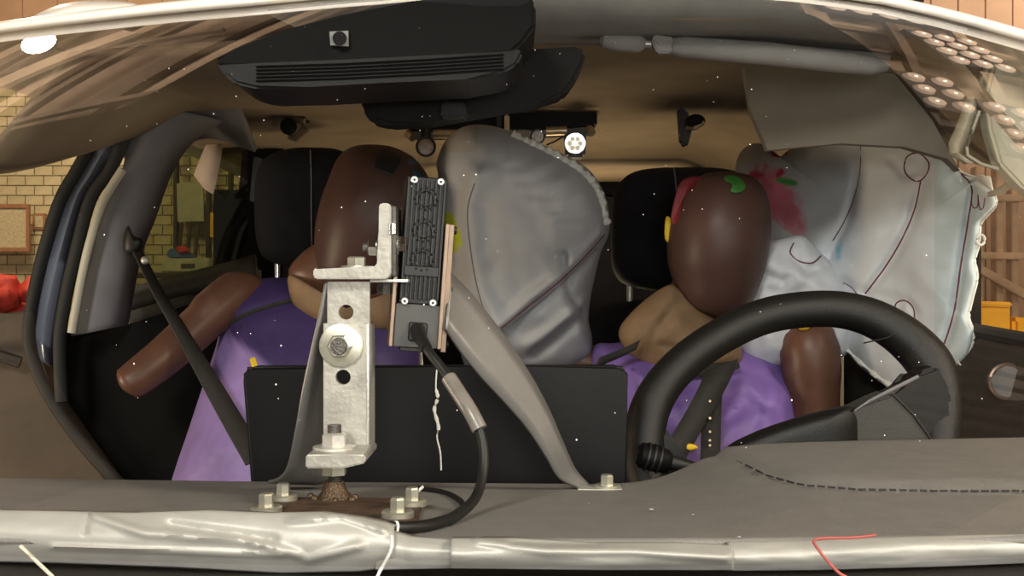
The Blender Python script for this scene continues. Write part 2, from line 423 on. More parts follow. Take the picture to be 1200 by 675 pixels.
# black light-absorbing drape added above the car to shape the dark oval in the reflections
dr = [(-3.27, -.6), (-3.6, .39), (-3.81, 1.35), (-3.87, 1.74), (-4.65, 1.9), (-6.2, 2.0), (-6.4, 5.6), (-5.13, 5.41), (-4.5, 5.09), (-3.97, 5.03), (-3.51, 4.94), (-3.25, 5.06), (-2.92, 5.46), (-2.61, 5.94), (-2.07, 6.58), (-1.41, 7.08),
      (-.81, 7.56), (0, 8.72), (1.4, 8.75), (2.54, 8.12), (2.97, 7.58), (3.25, 6.83), (3.48, 5.86), (3.67, 4.74), (3.84, 3.75), (3.85, 3.11), (3.71, 2.16), (3.41, 1.37), (3.05, .84), (2.88, .25), (2.74, -.43), (2.39, -1.15), (1.42, -1.69), (-.72, -1.96), (-2.54, -1.61)]
zt = ZC+5
V = [(x, y, zt-.5) for x, y in dr]+[(x, y, zt-.47) for x, y in dr]; n = len(dr)
k_ = (zt-.5-1.4)/(zt-1.4)      # hung half a metre lower: outline drawn in towards the car accordingly
V = [((x)*k_, 1.0+(y-1.0)*k_, z) for x, y, z in V]
F = [tuple(range(n)), tuple(range(2*n-1, n-1, -1))]+[(i, (i+1) % n, n+(i+1) % n, n+i) for i in range(n)]
blocker = thing('reflection_blocker', 'matt black drape added unseen above the car to make the dark oval reflection in the windscreen', 'blocker', (0, 3, zt-.5))
link('cloth', V, F, M['blocker'], blocker, False)
for x, y in ((-3, 1), (3, 1), (-2.2, 5), (2.2, 5)): cyl('hanging_wire', (x, y, zt-.47), (x, y, 6.25), .006, M['beam'], blocker, 6)

# banks of round reflector lamps under the roof (seen mirrored at the right of the windscreen)
def lamp_bank(cx, cy, nx, ny, rot, label, pitch=.27, r=.10, z=5.7):
    t = thing('reflector_lamp_bank', label, 'lamp panel', (cx, cy, z), 'round reflector lamp banks under the roof')
    R = Matrix.Rotation(rot, 3, 'Z'); wx, wy = nx*pitch/2, ny*pitch/2
    V = [R@Vector((sx*wx, sy*wy, 0)) for sx, sy in ((-1, -1), (1, -1), (1, 1), (-1, 1))]
    V = [Vector((cx, cy, z+.03))+v for v in V]; V += [v+Vector((0, 0, .12)) for v in V]
    link('panel', V, [(0, 1, 2, 3), (4, 5, 6, 7), (0, 1, 5, 4), (1, 2, 6, 5), (2, 3, 7, 6), (3, 0, 4, 7)], M['lampcan'], t, False)
    for i in range(nx):
        for j in range(ny):
            c = Vector((cx, cy, z))+R@Vector(((i-(nx-1)/2)*pitch, (j-(ny-1)/2)*pitch, 0))
            d = cyl('reflector', c+Vector((0, 0, .03)), c+Vector((0, 0, -.03)), r, M['reflector'], t, 18, r*.8)
            ball('bulb', c+Vector((0, 0, -.03)), .018, M['filament'], d, seg=8)
    return t
lamp_bank(3.38, 7.75, 4, 2, .1, 'bank of round lamps mirrored at the top edge, near the roof clip')
lamp_bank(4.05, 6.75, 3, 4, .25, 'bank of round lamps mirrored high at the right of the windscreen', .25)
lamp_bank(3.45, 5.2, 2, 3, .15, 'bank of round lamps mirrored beside the dark sun visor end')
lamp_bank(4.12, 4.75, 2, 4, .1, 'bank of round lamps mirrored behind the torn cream tether')
hb = thing('high_bay_lamp', 'glaring oblong roof lamp mirrored at the upper left of the windscreen', 'lamp', (-4.35, 7.2, 5.6))
le = [(-4.15, 7.15), (-4.11, 6.97), (-4.11, 6.82), (-4.14, 6.74), (-4.2, 6.72), (-4.28, 6.76), (-4.37, 6.88), (-4.46, 7.04), (-4.53, 7.24), (-4.58, 7.44), (-4.59, 7.61), (-4.56, 7.72), (-4.5, 7.75), (-4.42, 7.69), (-4.32, 7.54), (-4.22, 7.35)]
link('lamp_face', [(x, y, 5.60) for x, y in le]+[(x, y, 5.61) for x, y in le], [tuple(range(16)), tuple(range(31, 15, -1))]+[(i, (i+1) % 16, 16+(i+1) % 16, 16+i) for i in range(16)], M['highbay'], hb, False)
le2 = [(-4.35+(x+4.35)*.6, 7.24+(y-7.24)*.6) for x, y in le]
link('lamp_shade', [(x, y, 5.612) for x, y in le]+[(x, y, 5.8) for x, y in le2], [tuple(range(16)), tuple(range(31, 15, -1))]+[(i, (i+1) % 16, 16+(i+1) % 16, 16+i) for i in range(16)], M['lampcan'], hb, False)
cyl('lamp_rod', (-4.35, 7.24, 5.8), (-4.35, 7.24, 6.24), .02, M['lampcan'], hb, 8)
cyl('speaker_disc', (4.02, .86, 6.1), (4.02, .86, 6.13), .24, M['reflector'], ceiling, 24)

# things along the back wall, seen through the left side windows
D = 13.6
nb = thing('notice_board', 'pale notice board in an orange frame on the block wall, far left', 'notice board', P(10, 290, D))
prism('board', [(-30, 243), (31, 243), (31, 291), (-30, 291)], D, D+.03, M['board'], nb)
for q in ([(-34, 239), (34, 239), (34, 244), (-34, 244)], [(-34, 290), (34, 290), (34, 295), (-34, 295)], [(30, 244), (34, 244), (34, 290), (30, 290)]):
    prism('frame', q, D-.03, D+.02, M['orangef'], nb, .005)
nb = thing('picture_frame', 'small orange framed notice right of the large notice board', 'frame', P(45, 268, 13.94))
D = 13.94
prism('frame', [(38, 250), (53, 250), (53, 269), (38, 269)], D, D+.04, M['orangef'], nb, .005)
prism('sheet', [(41, 253), (50, 253), (50, 266), (41, 266)], D-.01, D, M['board'], nb)
for i, (x, y, r, l) in enumerate(((6, 343, 21, 'red cloth bundle at the far left above the door edge'), (38, 340, 16, 'red cloth bundle in the middle of the red heap'), (60, 358, 13, 'red cloth bundle nearest the slate blue pillar'), (22, 366, 20, 'low red cloth bundle at the front of the heap'))):
    c = P(x, y, 10+i*.1); bm = bmesh.new(); bmesh.ops.create_icosphere(bm, subdivisions=3, radius=r/1200*10)
    for v in bm.verts: v.co = v.co*(1+.35*noise.noise(v.co*9+Vector((i, 0, 0))))+c
    tag(bm_obj('red_bundle', bm, M['redbag'], None), l, 'bundle', 'red cloth bundles outside the passenger door')
box_rack = thing('storage_rack', 'long pale trestle carrying the red bundles outside the passenger door', 'table', (-5, 10.2, 0))
box('shelf_board', (-6.2, 9.7, .62), (-4.3, 10.7, .68), M['darkw'], box_rack)
for x in (-6.1, -4.4):
    for y in (9.8, 10.6): box('leg', (x-.03, y-.03, 0), (x+.03, y+.03, .62), M['darkw'], box_rack)
D = 13.6
tag(prism('poster', [(207, 215), (238, 212), (239, 259), (208, 260)], D, D+.02, M['whitep']), 'grey white poster on the block wall inside the rear window', 'poster')
tag(prism('warning_sign', [(246, 249), (265, 249), (265, 278), (246, 278)], D, D+.02, M['sign'], bevel=.004), 'plain yellow sign right of the grey poster', 'sign')
for x, l in ((205, 'dark wall post left of the grey poster'), (243, 'dark wall post between poster and yellow sign'), (269, 'dark wall post beyond the yellow sign')):
    tag(prism('wall_post', [(x-2, 120), (x+2, 120), (x+2, 420), (x-2, 420)], D, D+.12, M['darkw']), l, 'post', 'dark posts on the block wall')
bench = thing('workbench', 'dark workbench against the block wall seen through rear side window', 'workbench', (-4.4, 12.6, 0))
zb = P(0, 320, 12.6).z
box('bench_top', (-5.0, 12.2, zb-.06), (-3.3, 13.1, zb), M['darkw'], bench, .01)
for x in (-4.9, -3.4): box('leg', (x-.04, 12.3, 0), (x+.04, 12.4, zb-.06), M['darkw'], bench)
mc = thing('metal_case', 'pale metal equipment case lying on the workbench', 'case', P(217, 319, 12.5))
prism('body', [(189, 303), (245, 302), (245, 319), (189, 319)], 12.4, 12.8, M['machine'], mc, .015)
prism('slot', [(212, 309), (228, 309), (228, 314), (212, 314)], 12.39, 12.42, M['darkw'], mc)
tag(prism('blue_parts_bag', [(195, 293), (206, 290), (222, 297), (228, 303), (196, 303)], 12.42, 12.6, M['blue'], bevel=.02), 'blue bag on top of the metal case', 'bag')
tag(prism('red_parts_bag', [(203, 289), (216, 288), (222, 295), (210, 298)], 12.38, 12.5, M['redbag'], bevel=.02), 'red bag lying over the blue bag on the case', 'bag')
for x, l in ((210, 'leftmost of three dark rods leaning above the case'), (220, 'middle of three dark rods leaning above the case'), (229, 'rightmost of three dark rods leaning above the case')):
    tag(tube('leaning_rod', [P(x-2, 320, 12.9), P(x+3, 262, 13.5)], .025, M['darkw'], None, 8), l, 'rod', 'rods leaning on the wall behind the bench')
# right: rack and yellow crate outside the driver's window
rk = thing('timber_rack', 'pale brown timber rack outside the driver window', 'rack', (3.4, 7.4, 0))
for px in (1148, 1172, 1190, 1225, 1262): prism('upright', [(px-4, 195), (px+4, 195), (px+4, 420), (px-4, 420)], 7.4, 7.5, M['shelf'], rk, .006)
for py in (232, 300): prism('rail', [(1120, py-5), (1290, py-3), (1290, py+5), (1120, py+3)], 7.34, 7.4, M['shelf'], rk, .006)
prism('brace', [(1140, 315), (1146, 308), (1225, 352), (1222, 362)], 7.28, 7.33, M['shelf'], rk, .006)
ct = thing('crate_stand', 'low brown stand under the yellow crate outside the driver door', 'stand', (2.45, 5.5, 0))
box('stand_top', (2.2, 5.1, P(0, 425, 5.2).z-.05), (2.95, 5.9, P(0, 425, 5.2).z), M['shelf'], ct, .005)
for x in (2.25, 2.85):
    for y in (5.15, 5.8): box('leg', (x, y, 0), (x+.05, y+.05, P(0, 425, 5.2).z-.05), M['shelf'], ct)
yc = thing('yellow_crate', 'bright yellow crate outside the driver window, above the door sill', 'crate', P(1160, 400, 5.2))
prism('body', [(1120, 356), (1185, 356), (1185, 425), (1120, 425)], 5.2, 5.6, M['yellowb'], yc, .015)
prism('rim', [(1118, 352), (1187, 354), (1187, 360), (1118, 358)], 5.17, 5.62, M['yellowb'], yc, .008)
prism('grip', [(1140, 347), (1152, 347), (1152, 353), (1140, 353)], 5.25, 5.4, M['yellowb'], yc, .008)
tag(prism('yellow_box', [(1188, 372), (1235, 374), (1235, 430), (1188, 430)], 5.3, 5.8, M['yellowb'], bevel=.02), 'lower yellow box at right edge beside the taller yellow crate', 'box')

# ================================================================ THE CAR
car = thing('car', 'crash tested car seen through its windscreen, cream roof and taped cowl', 'car', (0, 1.8, 0))
zb0 = -.15
def G(x, z): u = z+.15; return .55+.82*u+1.16*u*u+.28*x*x
hx = [(-.805, .324), (-.671, .333), (-.545, .338), (-.328, .352), (-.158, .372), (0, .402), (.219, .408), (.40, .400), (.50, .380), (.566, .352), (.641, .310), (.721, .265)]
def ztop(x):
    for (a, za), (b, zb_) in zip(hx, hx[1:]):
        if a <= x <= b:
            t = (x-a)/(b-a); return za+(zb_-za)*t
    return hx[0][1] if x < hx[0][0] else hx[-1][1]
V = []; F = []; NX, NZ = 120, 90
for i in range(NX+1):
    x = -.80+1.52*i/NX
    for j in range(NZ+1):
        z = zb0+(ztop(x)-zb0)*j/NZ; V.append((x, G(x, z), ZC+z))
for i in range(NX):
    for j in range(NZ): a = i*(NZ+1)+j; F.append((a, a+NZ+1, a+NZ+2, a+1))
ws = link('windscreen', V, F, M['glass'], car, True, 180); ws.data.shade_smooth()
# roof skin with a rolled front edge, and headliner below it
def roofgrid(name, m, dz, yback, thick, x0=-.9, x1=.85, lead=0.0, curve=.0):
    rows = []
    for i in range(61):
        x = x0+(x1-x0)*i/60; zt_ = ztop(x); y0 = G(x, zt_)+lead; row = []
        for s, zz in ((0, 0), (.004, .008), (.02, .016), (.10, .026), (.3, .04), (.7, .045), (1, .03)):
            row.append(Vector((x, y0+(yback-y0)*s, ZC+zt_*(1-.0*s)+(zz+dz if s else dz)-curve*abs(x)**2)))
        rows.append(row)
    return sheet(name, rows, m, car, thick)
roofgrid('roof_skin', M['paint_white'], .006, 3.9, .01, lead=-.002)
rows = []
for i in range(49):
    x = -.76+1.52*i/48; row = []; ax = abs(x)
    for j in range(33):
        s = j/32; y = max(1.40, G(x, ztop(x)-.03)+.02)*(1-s)+3.75*s
        side = sm(.52, .78, ax)*(.20*sm(2.5, 1.35, y)+.02)
        z = .372+.016*sm(1.4, 1.8, y)-side+.003*noise.noise(Vector((x*5, y*3, 0)))
        z = min(z, ztop(x)-.014+.03*min(1, s*6), .392)
        row.append(Vector((x, y, ZC+z)))
    rows.append(row)
sheet('headliner', rows, M['liner'], car, .008)
# grey front part of the headliner and grey right side lining
rows = [[Vector((x, y, ZC+z)) for y, z in ((G(x, ztop(x)-.02)+.012, ztop(x)-.016), (1.42, .364-.10*max(0, x-.38)), (1.50, .366-.10*max(0, x-.38)), (1.58, .378-.08*max(0, x-.38)))] for x in [-.3+.88*i/20 for i in range(21)]]
sheet('headliner_front', rows, M['visor'], car, .006)
prism('side_lining', [(872, 78), (1048, 86), (1092, 140), (1125, 200), (1110, 186), (1060, 172), (985, 168), (900, 176), (880, 130)], 1.62, 1.64, M['liner_dark'], car, 0,
      Df=lambda x, y: 1.72-(x-872)/283*.22)
band('side_lining', [(118, 138), (150, 128), (190, 112), (232, 98), (270, 90)], [(150, 190), (176, 185), (215, 166), (250, 160), (300, 176)], 1.93, 2.1, M['trim'], .0)
# tinted rear side glass
prism('rear_side_glass', [(150, 150), (290, 150), (290, 345), (150, 345)], 2.50, 2.504, M['tinted'], car)
# pillars at left: door jamb with seals, cream edge, trim with belt anchor
seal_path = [(118, 128), (108, 165), (90, 200), (70, 236), (50, 300), (38, 355), (34, 395), (42, 430), (60, 468), (95, 518), (138, 566), (200, 625)]
tube('door_seal', [P(x, y, 1.93) for i, (x, y, _) in enumerate(spline([(x, y, 0) for x, y in seal_path], 6))], .012, M['seal'], car, 10, up=Vector((0, 1, 0)))
band('door_jamb', [(122, 134), (112, 165), (95, 200), (77, 234), (56, 300), (44, 345), (38, 385), (42, 420)], [(140, 134), (138, 170), (118, 205), (99, 235), (82, 300), (72, 350), (64, 400), (62, 430)], 1.94, 1.96, M['paint_blue'], .015)
tube('jamb_seal', [P(x, y, 1.93) for x, y, _ in spline([(x, y, 0) for x, y in [(142, 128), (144, 160), (130, 198), (106, 234), (88, 300), (77, 350), (70, 400), (72, 470)]], 6)], .012, M['seal'], car, 10, up=Vector((0, 1, 0)))
tube('cream_edge', [P(x, y, 1.93) for x, y, _ in spline([(x, y, 0) for x, y in [(144, 198), (121, 236), (108, 275), (98, 315), (84, 390)]], 6)], .0085, M['cream'], car, 10, up=Vector((0, 1, 0)))
band('pillar_trim', [(150, 118), (150, 165), (142, 205), (118, 260), (102, 320), (84, 394)], [(262, 140), (222, 168), (198, 205), (180, 255), (163, 300), (148, 380)], 1.97, 2.04, M['trim'], .03)
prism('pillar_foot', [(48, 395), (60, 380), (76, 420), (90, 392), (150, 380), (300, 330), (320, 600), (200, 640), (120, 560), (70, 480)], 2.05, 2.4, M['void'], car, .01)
# rear door and its window frame
prism('rear_door', [(150, 348), (200, 333), (262, 318), (300, 312), (300, 620), (150, 620)], 2.42, 2.48, M['door_dark'], car, .008)
band('window_sill', [(150, 340), (200, 326), (262, 311), (300, 300)], [(150, 365), (200, 350), (262, 335), (300, 325)], 2.38, 2.34, M['door_dark'], .02)
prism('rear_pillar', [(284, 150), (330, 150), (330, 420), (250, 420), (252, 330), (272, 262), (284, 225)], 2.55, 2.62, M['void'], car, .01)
prism('quarter_edge', [(297, 183), (308, 186), (300, 236), (292, 236)], 2.52, 2.54, M['paint_blue'], car, .003)
# passenger door standing open, brown inner trim, sill strip
od = prism('open_door', [(-160, 366), (0, 368), (30, 364), (40, 372), (44, 420), (66, 482), (100, 535), (150, 590), (150, 720), (-160, 720)], 2.0, 2.06, M['door'], car, .006)
tube('door_pull', [P(-40, 415, 1.97), P(0, 417, 1.96), P(24, 425, 1.97)], .012, M['door_dark'], od, 8)
# driver's door: sill, ribbed trim, speaker
dx = lambda x, y: 1.56+(1200-x)/60*.12
dd = prism('driver_door', [(1080, 372), (1130, 384), (1200, 396), (1330, 416), (1330, 720), (1000, 720), (1000, 400)], 1.7, 1.76, M['door_dark'], car, 0, Df=lambda x, y: 1.56+(1200-x)*.0027)
tube('sill_strip', [P(x, y, 1.56+(1200-x)*.0027-.012) for x, y in ((1085, 374), (1130, 385), (1200, 398), (1330, 418))], .012, M['seal'], dd, 8)
for i in range(30):
    x = 1062+i*7.5
    tube('rib', [P(x, 470-(i % 2)*0+(x-1062)*.10, 1.54+(1200-x)*.0027), P(x+14, 520+(x-1062)*.12, 1.54+(1200-x)*.0027)], .003, M['door'], dd, 5)
sp = tube('speaker', [P(1180, 447, 1.562), P(1180, 447, 1.54)], [.026, .023], M['dgrey'], dd, 24)
tube('speaker_ring', [P(1180+20*math.cos(a), 447+20*math.sin(a), 1.545) for a in [2*math.pi*i/24 for i in range(24)]], .003, M['copper'], sp, 6, True)
# right front pillar lining (cream grey)
prism('pillar_lining', [(1168, 64), (1205, 60), (1290, 110), (1290, 270), (1200, 222), (1172, 192), (1160, 150), (1156, 110)], 1.42, 1.45, M['strap'], car, .004)
# rear hatch surround, rear bench, side body closing panels
prism('rear_bulkhead', [(250, 222), (490, 226), (490, 203), (520, 203), (520, 226), (692, 226), (692, 203), (716, 203), (716, 214), (738, 214), (738, 240), (900, 236), (1150, 236), (1150, 640), (250, 640)], 3.7, 3.76, M['black'], car)
prism('rear_bench', [(470, 244), (560, 236), (690, 240), (725, 222), (745, 216), (860, 232), (860, 640), (470, 640)], 3.0, 3.25, M['fabric'], car, .03)
box('body_side', (-.86, 2.6, .35), (-.80, 4.1, 1.10), M['paint_white'], car, .02)
box('body_side', (.80, 1.0, .35), (.86, 4.1, 1.08), M['paint_white'], car, .02)
box('body_floor', (-.80, .6, .25), (.80, 3.9, .32), M['black'], car)
rows = [[Vector((sx, y, ZC+z)) for y, z in ((1.25, .21), (1.6, .26), (2.4, .27), (3.2, .25), (3.9, .20))] for sx in (.74, .80)]
sheet('roof_rail', rows, M['trim'], car, .03)
# hood, cowl below the tape
rows = [[Vector((x, y, ZC+z+.01*math.cos(x*2))) for y, z in ((-.45, -.42), (-.2, -.33), (.1, -.27), (.35, -.235), (.50, -.215))] for x in [-.85+1.7*i/16 for i in range(17)]]
sheet('hood', rows, M['paint_white'], car, .006)
rows = [[Vector((x, y+.28*x*x, ZC+z)) for y, z in ((.46, -.20), (.50, -.175), (.54, -.168), (.62, -.172))] for x in [-.82+1.64*i/20 for i in range(21)]]
sheet('cowl', rows, M['door_dark'], car, .006)
# dashboard
def edge(px):
    pts = [(-300, 560), (0, 562), (290, 566), (705, 569), (745, 567), (775, 561), (800, 551), (822, 540), (845, 533), (900, 528), (1000, 525), (1200, 521), (1500, 516)]
    for (a, ya), (b, yb) in zip(pts, pts[1:]):
        if a <= px <= b: return ya+(yb-ya)*(px-a)/(b-a)
seam_l = [(838, 533), (868, 545), (900, 561), (940, 572), (1000, 577), (1100, 579), (1200, 579), (1500, 579)]
def seamy(px):
    for (a, ya), (b, yb) in zip(seam_l, seam_l[1:]):
        if a <= px <= b: return ya+(yb-ya)*(px-a)/(b-a)
    return 0
rows = []
NXD = 150
for i in range(NXD+1):
    px = -260+1700*i/NXD; De = 1.0+.05*sm(720, 900, px); ye = edge(px)
    ze = (337.5-ye)/1200*De; y0 = .60+.02*abs((px-600)/600)**2; z0 = -.150; row = []
    x_e = (px-600)/1200*De
    for j in range(33):
        t = j/32; y = y0+(De-y0)*t; z = z0+(ze-z0)*t**1.15
        x = x_e*(y/De if False else 1)
        pxx = 600+x/y*1200; pyy = 337.5-z/y*1200
        sy = seamy(pxx)
        if sy: z += .006*sm(6, -6, pyy-sy)-.004*math.exp(-((pyy-sy)/2.2)**2)
        row.append(Vector((x, y, ZC+z)))
    e = row[-1]
    row += [e+Vector((0, .008, -.003)), e+Vector((0, .014, -.012)), e+Vector((0, .016, -.06)), e+Vector((0, .02, -.25))]
    rows.append(row)
dash = sheet('dashboard', rows, M['dash'], car, .003)
# stitched seam on the driver side pad
pts = []
for px in range(850, 1330, 12):
    # find where the sight line meets the dashboard near the seam
    sy = seamy(px); De = 1.05; ze = (337.5-edge(min(px, 1490)))/1200*De; best = None
    for k in range(200):
        t = k/199; y = .6+(De-.6)*t; z = -.150+(ze+.150)*t**1.15
        d = abs(337.5-z/y*1200-sy)
        if best is None or d < best[0]: best = (d, y, z)
    pts.append(Vector(((px-600)/1200*best[1], best[1], ZC+best[2]+.0025)))
for a, b in zip(pts, pts[1:]): tube('stitch', [a, a+(b-a)*.7], .0008, M['stitchdark'], dash, 5)

# windscreen edge: pale roof rail end at far left and the clip at the top right
tag(Pillow([(12, 40), (40, 18), (85, 2), (150, 2), (158, 12), (100, 26)], lambda x, y: 1.62, .05, power=3).build('roof_box', M['paint_white'], None, None), 'smooth cream housing on top of the roof at the upper left', 'roof housing')
rc = thing('roof_clip', 'black clip with a yellow edge on the roof at the top right', 'clip', P(1060, 0, 1.5))
prism('clip_body', [(1030, -8), (1085, -6), (1082, 6), (1062, 9), (1040, 2)], 1.47, 1.53, M['black'], rc, .002)
prism('clip_edge', [(1056, 8), (1082, 4), (1083, 7), (1060, 12)], 1.46, 1.47, M['yellow'], rc)

# ---- sun visor of the driver
sv = thing('sun_visor', 'folded grey vinyl sun visor with clip, top right inside the windscreen', 'sun visor', P(870, 65, 1.5))
Dv = 1.48
tube('visor_pad', [P(x, y, Dv) for x, y in ((782, 52), (787, 54), (800, 55), (900, 63), (990, 73), (1022, 77), (1038, 77), (1043, 75))], [.004, .012, .0155, .0165, .016, .014, .009, .003], M['visor'], sv, 16)
tube('visor_hinge', [P(x, y, Dv) for x, y in ((703, 46), (707, 47), (720, 49), (748, 51), (756, 52))], [.004, .011, .0135, .0135, .007], M['visor'], sv, 16)
tube('pivot_rod', [P(752, 51, Dv), P(792, 55, Dv)], .005, M['steel'], sv, 10)
prism('clip', [(766, 40), (789, 43), (787, 62), (770, 62), (764, 50)], Dv-.016, Dv-.002, M['visor'], sv, .002)
rows = [[P(x, 42+(x-703)*.085, 1.50), P(x, 30+(x-703)*.07, 1.62)] for x in range(703, 1050, 20)]
sheet('visor_board', rows, M['visor'], sv, .012)

# ---- sensor housing and mirror
sh = thing('sensor_housing', 'large black ribbed sensor housing under the top centre of the windscreen', 'sensor housing', P(440, 60, 1.27))
def hous(x, y): return 1.235+.0009*max(0, 75-y)+.00004*abs(x-440)
def podf(o): return [(x, y) for x, y in o]
pod = [(249, 70), (275, 56), (330, 36), (400, 18), (480, 2), (560, -14), (615, -14), (628, 5), (628, 30), (612, 52), (600, 62), (560, 66), (400, 72), (300, 76), (262, 84)]
lip = [(252, 72), (300, 74), (400, 70), (560, 62), (603, 56), (614, 60), (606, 76), (588, 86), (545, 93), (450, 97), (360, 102), (300, 104), (275, 98), (262, 88)]
prism('housing_cover', pod, 1.26, 1.40, M['black'], sh, .005)
prism('lower_shroud', lip, 1.235, 1.36, M['satin'], sh, .004)
for k in range(5): tube('rib', [P(x, y+k*4.2, 1.233) for x, y in ((300, 78), (400, 75), (500, 70), (590, 64))], .0011, M['black'], sh, 6)
prism('sticker', [(386, 37), (408, 36), (408, 54), (387, 53)], 1.252, 1.256, M['sticker'], sh)
tube('camera_lens', [P(398, 45, 1.254), P(398, 45, 1.244)], .0085, M['lens'], sh, 20)
rm = thing('rear_view_mirror', 'black rear view mirror hanging tilted below the sensor housing', 'mirror', P(560, 100, 1.42))
prism('mirror_shell', [(422, 101), (440, 97), (560, 76), (618, 57), (680, 53), (687, 60), (685, 72), (672, 98), (660, 112), (630, 121), (560, 133), (500, 144), (455, 147), (432, 141), (424, 128)], 1.41, 1.46, M['black'], rm, .010, 4)
prism('mirror_stem', [(518, 118), (545, 120), (548, 137), (516, 138)], 1.395, 1.42, M['satin'], rm, .003)
tube('mirror_arm', [P(560, 95, 1.41), P(560, 60, 1.38)], .012, M['black'], rm, 12)

# ---- centre display
ds = thing('centre_display', 'wide flat black centre display standing on the dashboard', 'display', P(510, 565, 1.06))
prism('display_shell', [(284, 443), (286, 434), (293, 430), (600, 429), (725, 429), (735, 434), (736, 441), (734, 600), (296, 600)], 1.07, 1.095, M['satin'], ds, .003, 3)
tube('top_edge', [P(x, y, 1.078) for x, y in ((290, 433), (450, 431), (600, 431), (730, 432))], .0028, M['rubber'], ds, 8)
gt = [(512, 433), (511, 445), (511, 456), (513, 466), (509, 480), (514, 500), (512, 512), (516, 530), (517, 551)]
tag(tube('glue_string', [P(x, y, 1.066) for x, y, _ in spline([(x, y, 0) for x, y in gt], 4)], [.0012*(1+.9*abs(math.sin(i*1.3))) if 8 < i < 22 else .0009 for i in range(4*8+1)], M['thread'], None, 6), 'white glue string hanging down the black centre display', 'string')

# ---- steering wheel, column cowl, stalk
sw = thing('steering_wheel', 'black leather steering wheel behind the driver side of the dashboard', 'steering wheel', P(930, 560, 1.2))
Dw = 1.17
rim = [(757, 560), (755, 520), (761, 482), (778, 450), (808, 419), (850, 391), (895, 371), (940, 363), (985, 363), (1025, 374), (1062, 397), (1090, 428), (1101, 465), (1100, 510), (1088, 560), (1055, 625), (990, 675), (920, 690), (850, 680), (790, 635)]
def Dr(y): return Dw+(y-500)/1200*-.42+.0
rp = [P(x, y, Dr(y)) for x, y, _ in spline([(x, y, 0) for x, y in rim], 6, True)]
tube('rim', rp, [.0215+.0050*math.exp(-((i-66)/12)**2)+.002*math.exp(-((i-10)/9)**2) for i in range(len(rp))], M['leather'], sw, 18, True, up=Vector((0, 1, 0)))
prism('spoke', [(1038, 464), (1060, 454), (1074, 446), (1078, 436), (1100, 428), (1116, 460), (1120, 530), (1100, 570), (1060, 560), (1038, 500)], 1.15, 1.19, M['leather'], sw, .006)
prism('spoke', [(745, 470), (780, 500), (820, 560), (800, 600), (750, 560)], 1.155, 1.18, M['leather'], sw, .006)
tube('rim_seam', [P(1012, 402, Dr(400)-.0215), P(1040, 396, Dr(396)-.023), P(1062, 384, Dr(384)-.017)], .0009, M['rubber'], sw, 5)
hubp = Pillow([(850, 560), (848, 528), (880, 508), (930, 490), (985, 476), (1003, 478), (1010, 500), (1000, 560), (930, 590)], lambda x, y: 1.10, .03, power=4)
hubp.build('hub_cover', M['leather'], sw, None)
cc = thing('instrument_hood', 'dark grey instrument hood with a pale slanted edge inside the wheel', 'instrument hood', P(1000, 520, 1.1))
prism('hood_shell', [(845, 560), (860, 536), (900, 520), (960, 499), (1003, 480), (1030, 466), (1046, 461), (1070, 484), (1098, 522), (1120, 600), (845, 600)], 1.085, 1.125, M['greyplast'], cc, .004)
tube('pale_edge', [P(x, y, 1.084) for x, y in ((1000, 482), (1020, 469), (1048, 455), (1076, 441))], [.0006, .0016, .0022, .002], M['trim'], cc, 6)
tube('hood_lip', [P(x, y, 1.084) for x, y in ((860, 533), (905, 515), (960, 497), (1001, 480))], [.0016, .002, .002, .0012], M['black'], cc, 8)
tube('hood_joint', [P(x, y, 1.084) for x, y in ((1046, 462), (1070, 486), (1096, 522))], .0014, M['rubber'], cc, 6)
stk = thing('column_stalk', 'short black ribbed column stalk at the left foot of the steering wheel', 'stalk', P(780, 538, 1.09))
tube('knob', [P(x, y, 1.09) for x, y in ((746, 532), (751, 533), (768, 537), (782, 541), (786, 542))], [.009, .0135, .0145, .0125, .009], M['black'], stk, 18)
tube('shaft', [P(784, 541, 1.09), P(812, 549, 1.09), P(850, 562, 1.1)], [.008, .0075, .009], M['rubber'], stk, 12)
for x, y in ((757, 534.5), (764, 536), (771, 538)): tube('grip_ring', [P(x, y, 1.09), P(x+2.2, y+.6, 1.09)], .0152, M['rubber'], stk, 18)

# ================================================================ SEATS
def headrest_seat(hr, Dh, stitch_x, back, post, label, split):
    t = thing('front_seat', label, 'seat', P(sum(p[0] for p in hr)/len(hr), 600, Dh))
    h = Pillow(hr, lambda x, y: Dh, .065, power=4.5, back=.8, wr=.003, wscale=4)
    ho = h.build('headrest', M['fabric'], t, None)
    h.seam('stitching', stitch_x, .0018, M['stitch'], ho)
    for x in post: cyl('headrest_post', P(x, 300, Dh+.01), P(x, 380, Dh+.01), .007, M['chrome'] if x < 400 else M['steel'], t, 12)
    b = Pillow(back, lambda x, y: Dh+.02, .08, power=5, back=.9, wr=.006, wscale=3)
    b.build('backrest', M['fabric'], t, None)
    return t
headrest_seat([(298, 240), (300, 205), (312, 184), (340, 174), (372, 173), (398, 176), (412, 190), (412, 240), (405, 280), (392, 306), (350, 312), (315, 306), (301, 285)], 2.3,
              [(364, 176), (365, 215), (365, 260), (366, 300)], [(250, 360), (285, 332), (340, 325), (400, 326), (450, 345), (470, 420), (470, 640), (230, 640), (236, 460)], (325,), 'passenger front seat with black headrest and grey stitch line, left', 1)
headrest_seat([(716, 290), (718, 240), (728, 212), (752, 199), (800, 196), (860, 200), (885, 225), (888, 300), (872, 334), (800, 342), (740, 336), (720, 320)], 2.3,
              [(790, 198), (792, 215), (794, 240)], [(660, 400), (700, 362), (760, 350), (860, 350), (930, 375), (955, 440), (960, 640), (650, 640)], (738, 850), 'driver front seat with black headrest behind the painted dummy head', 1)

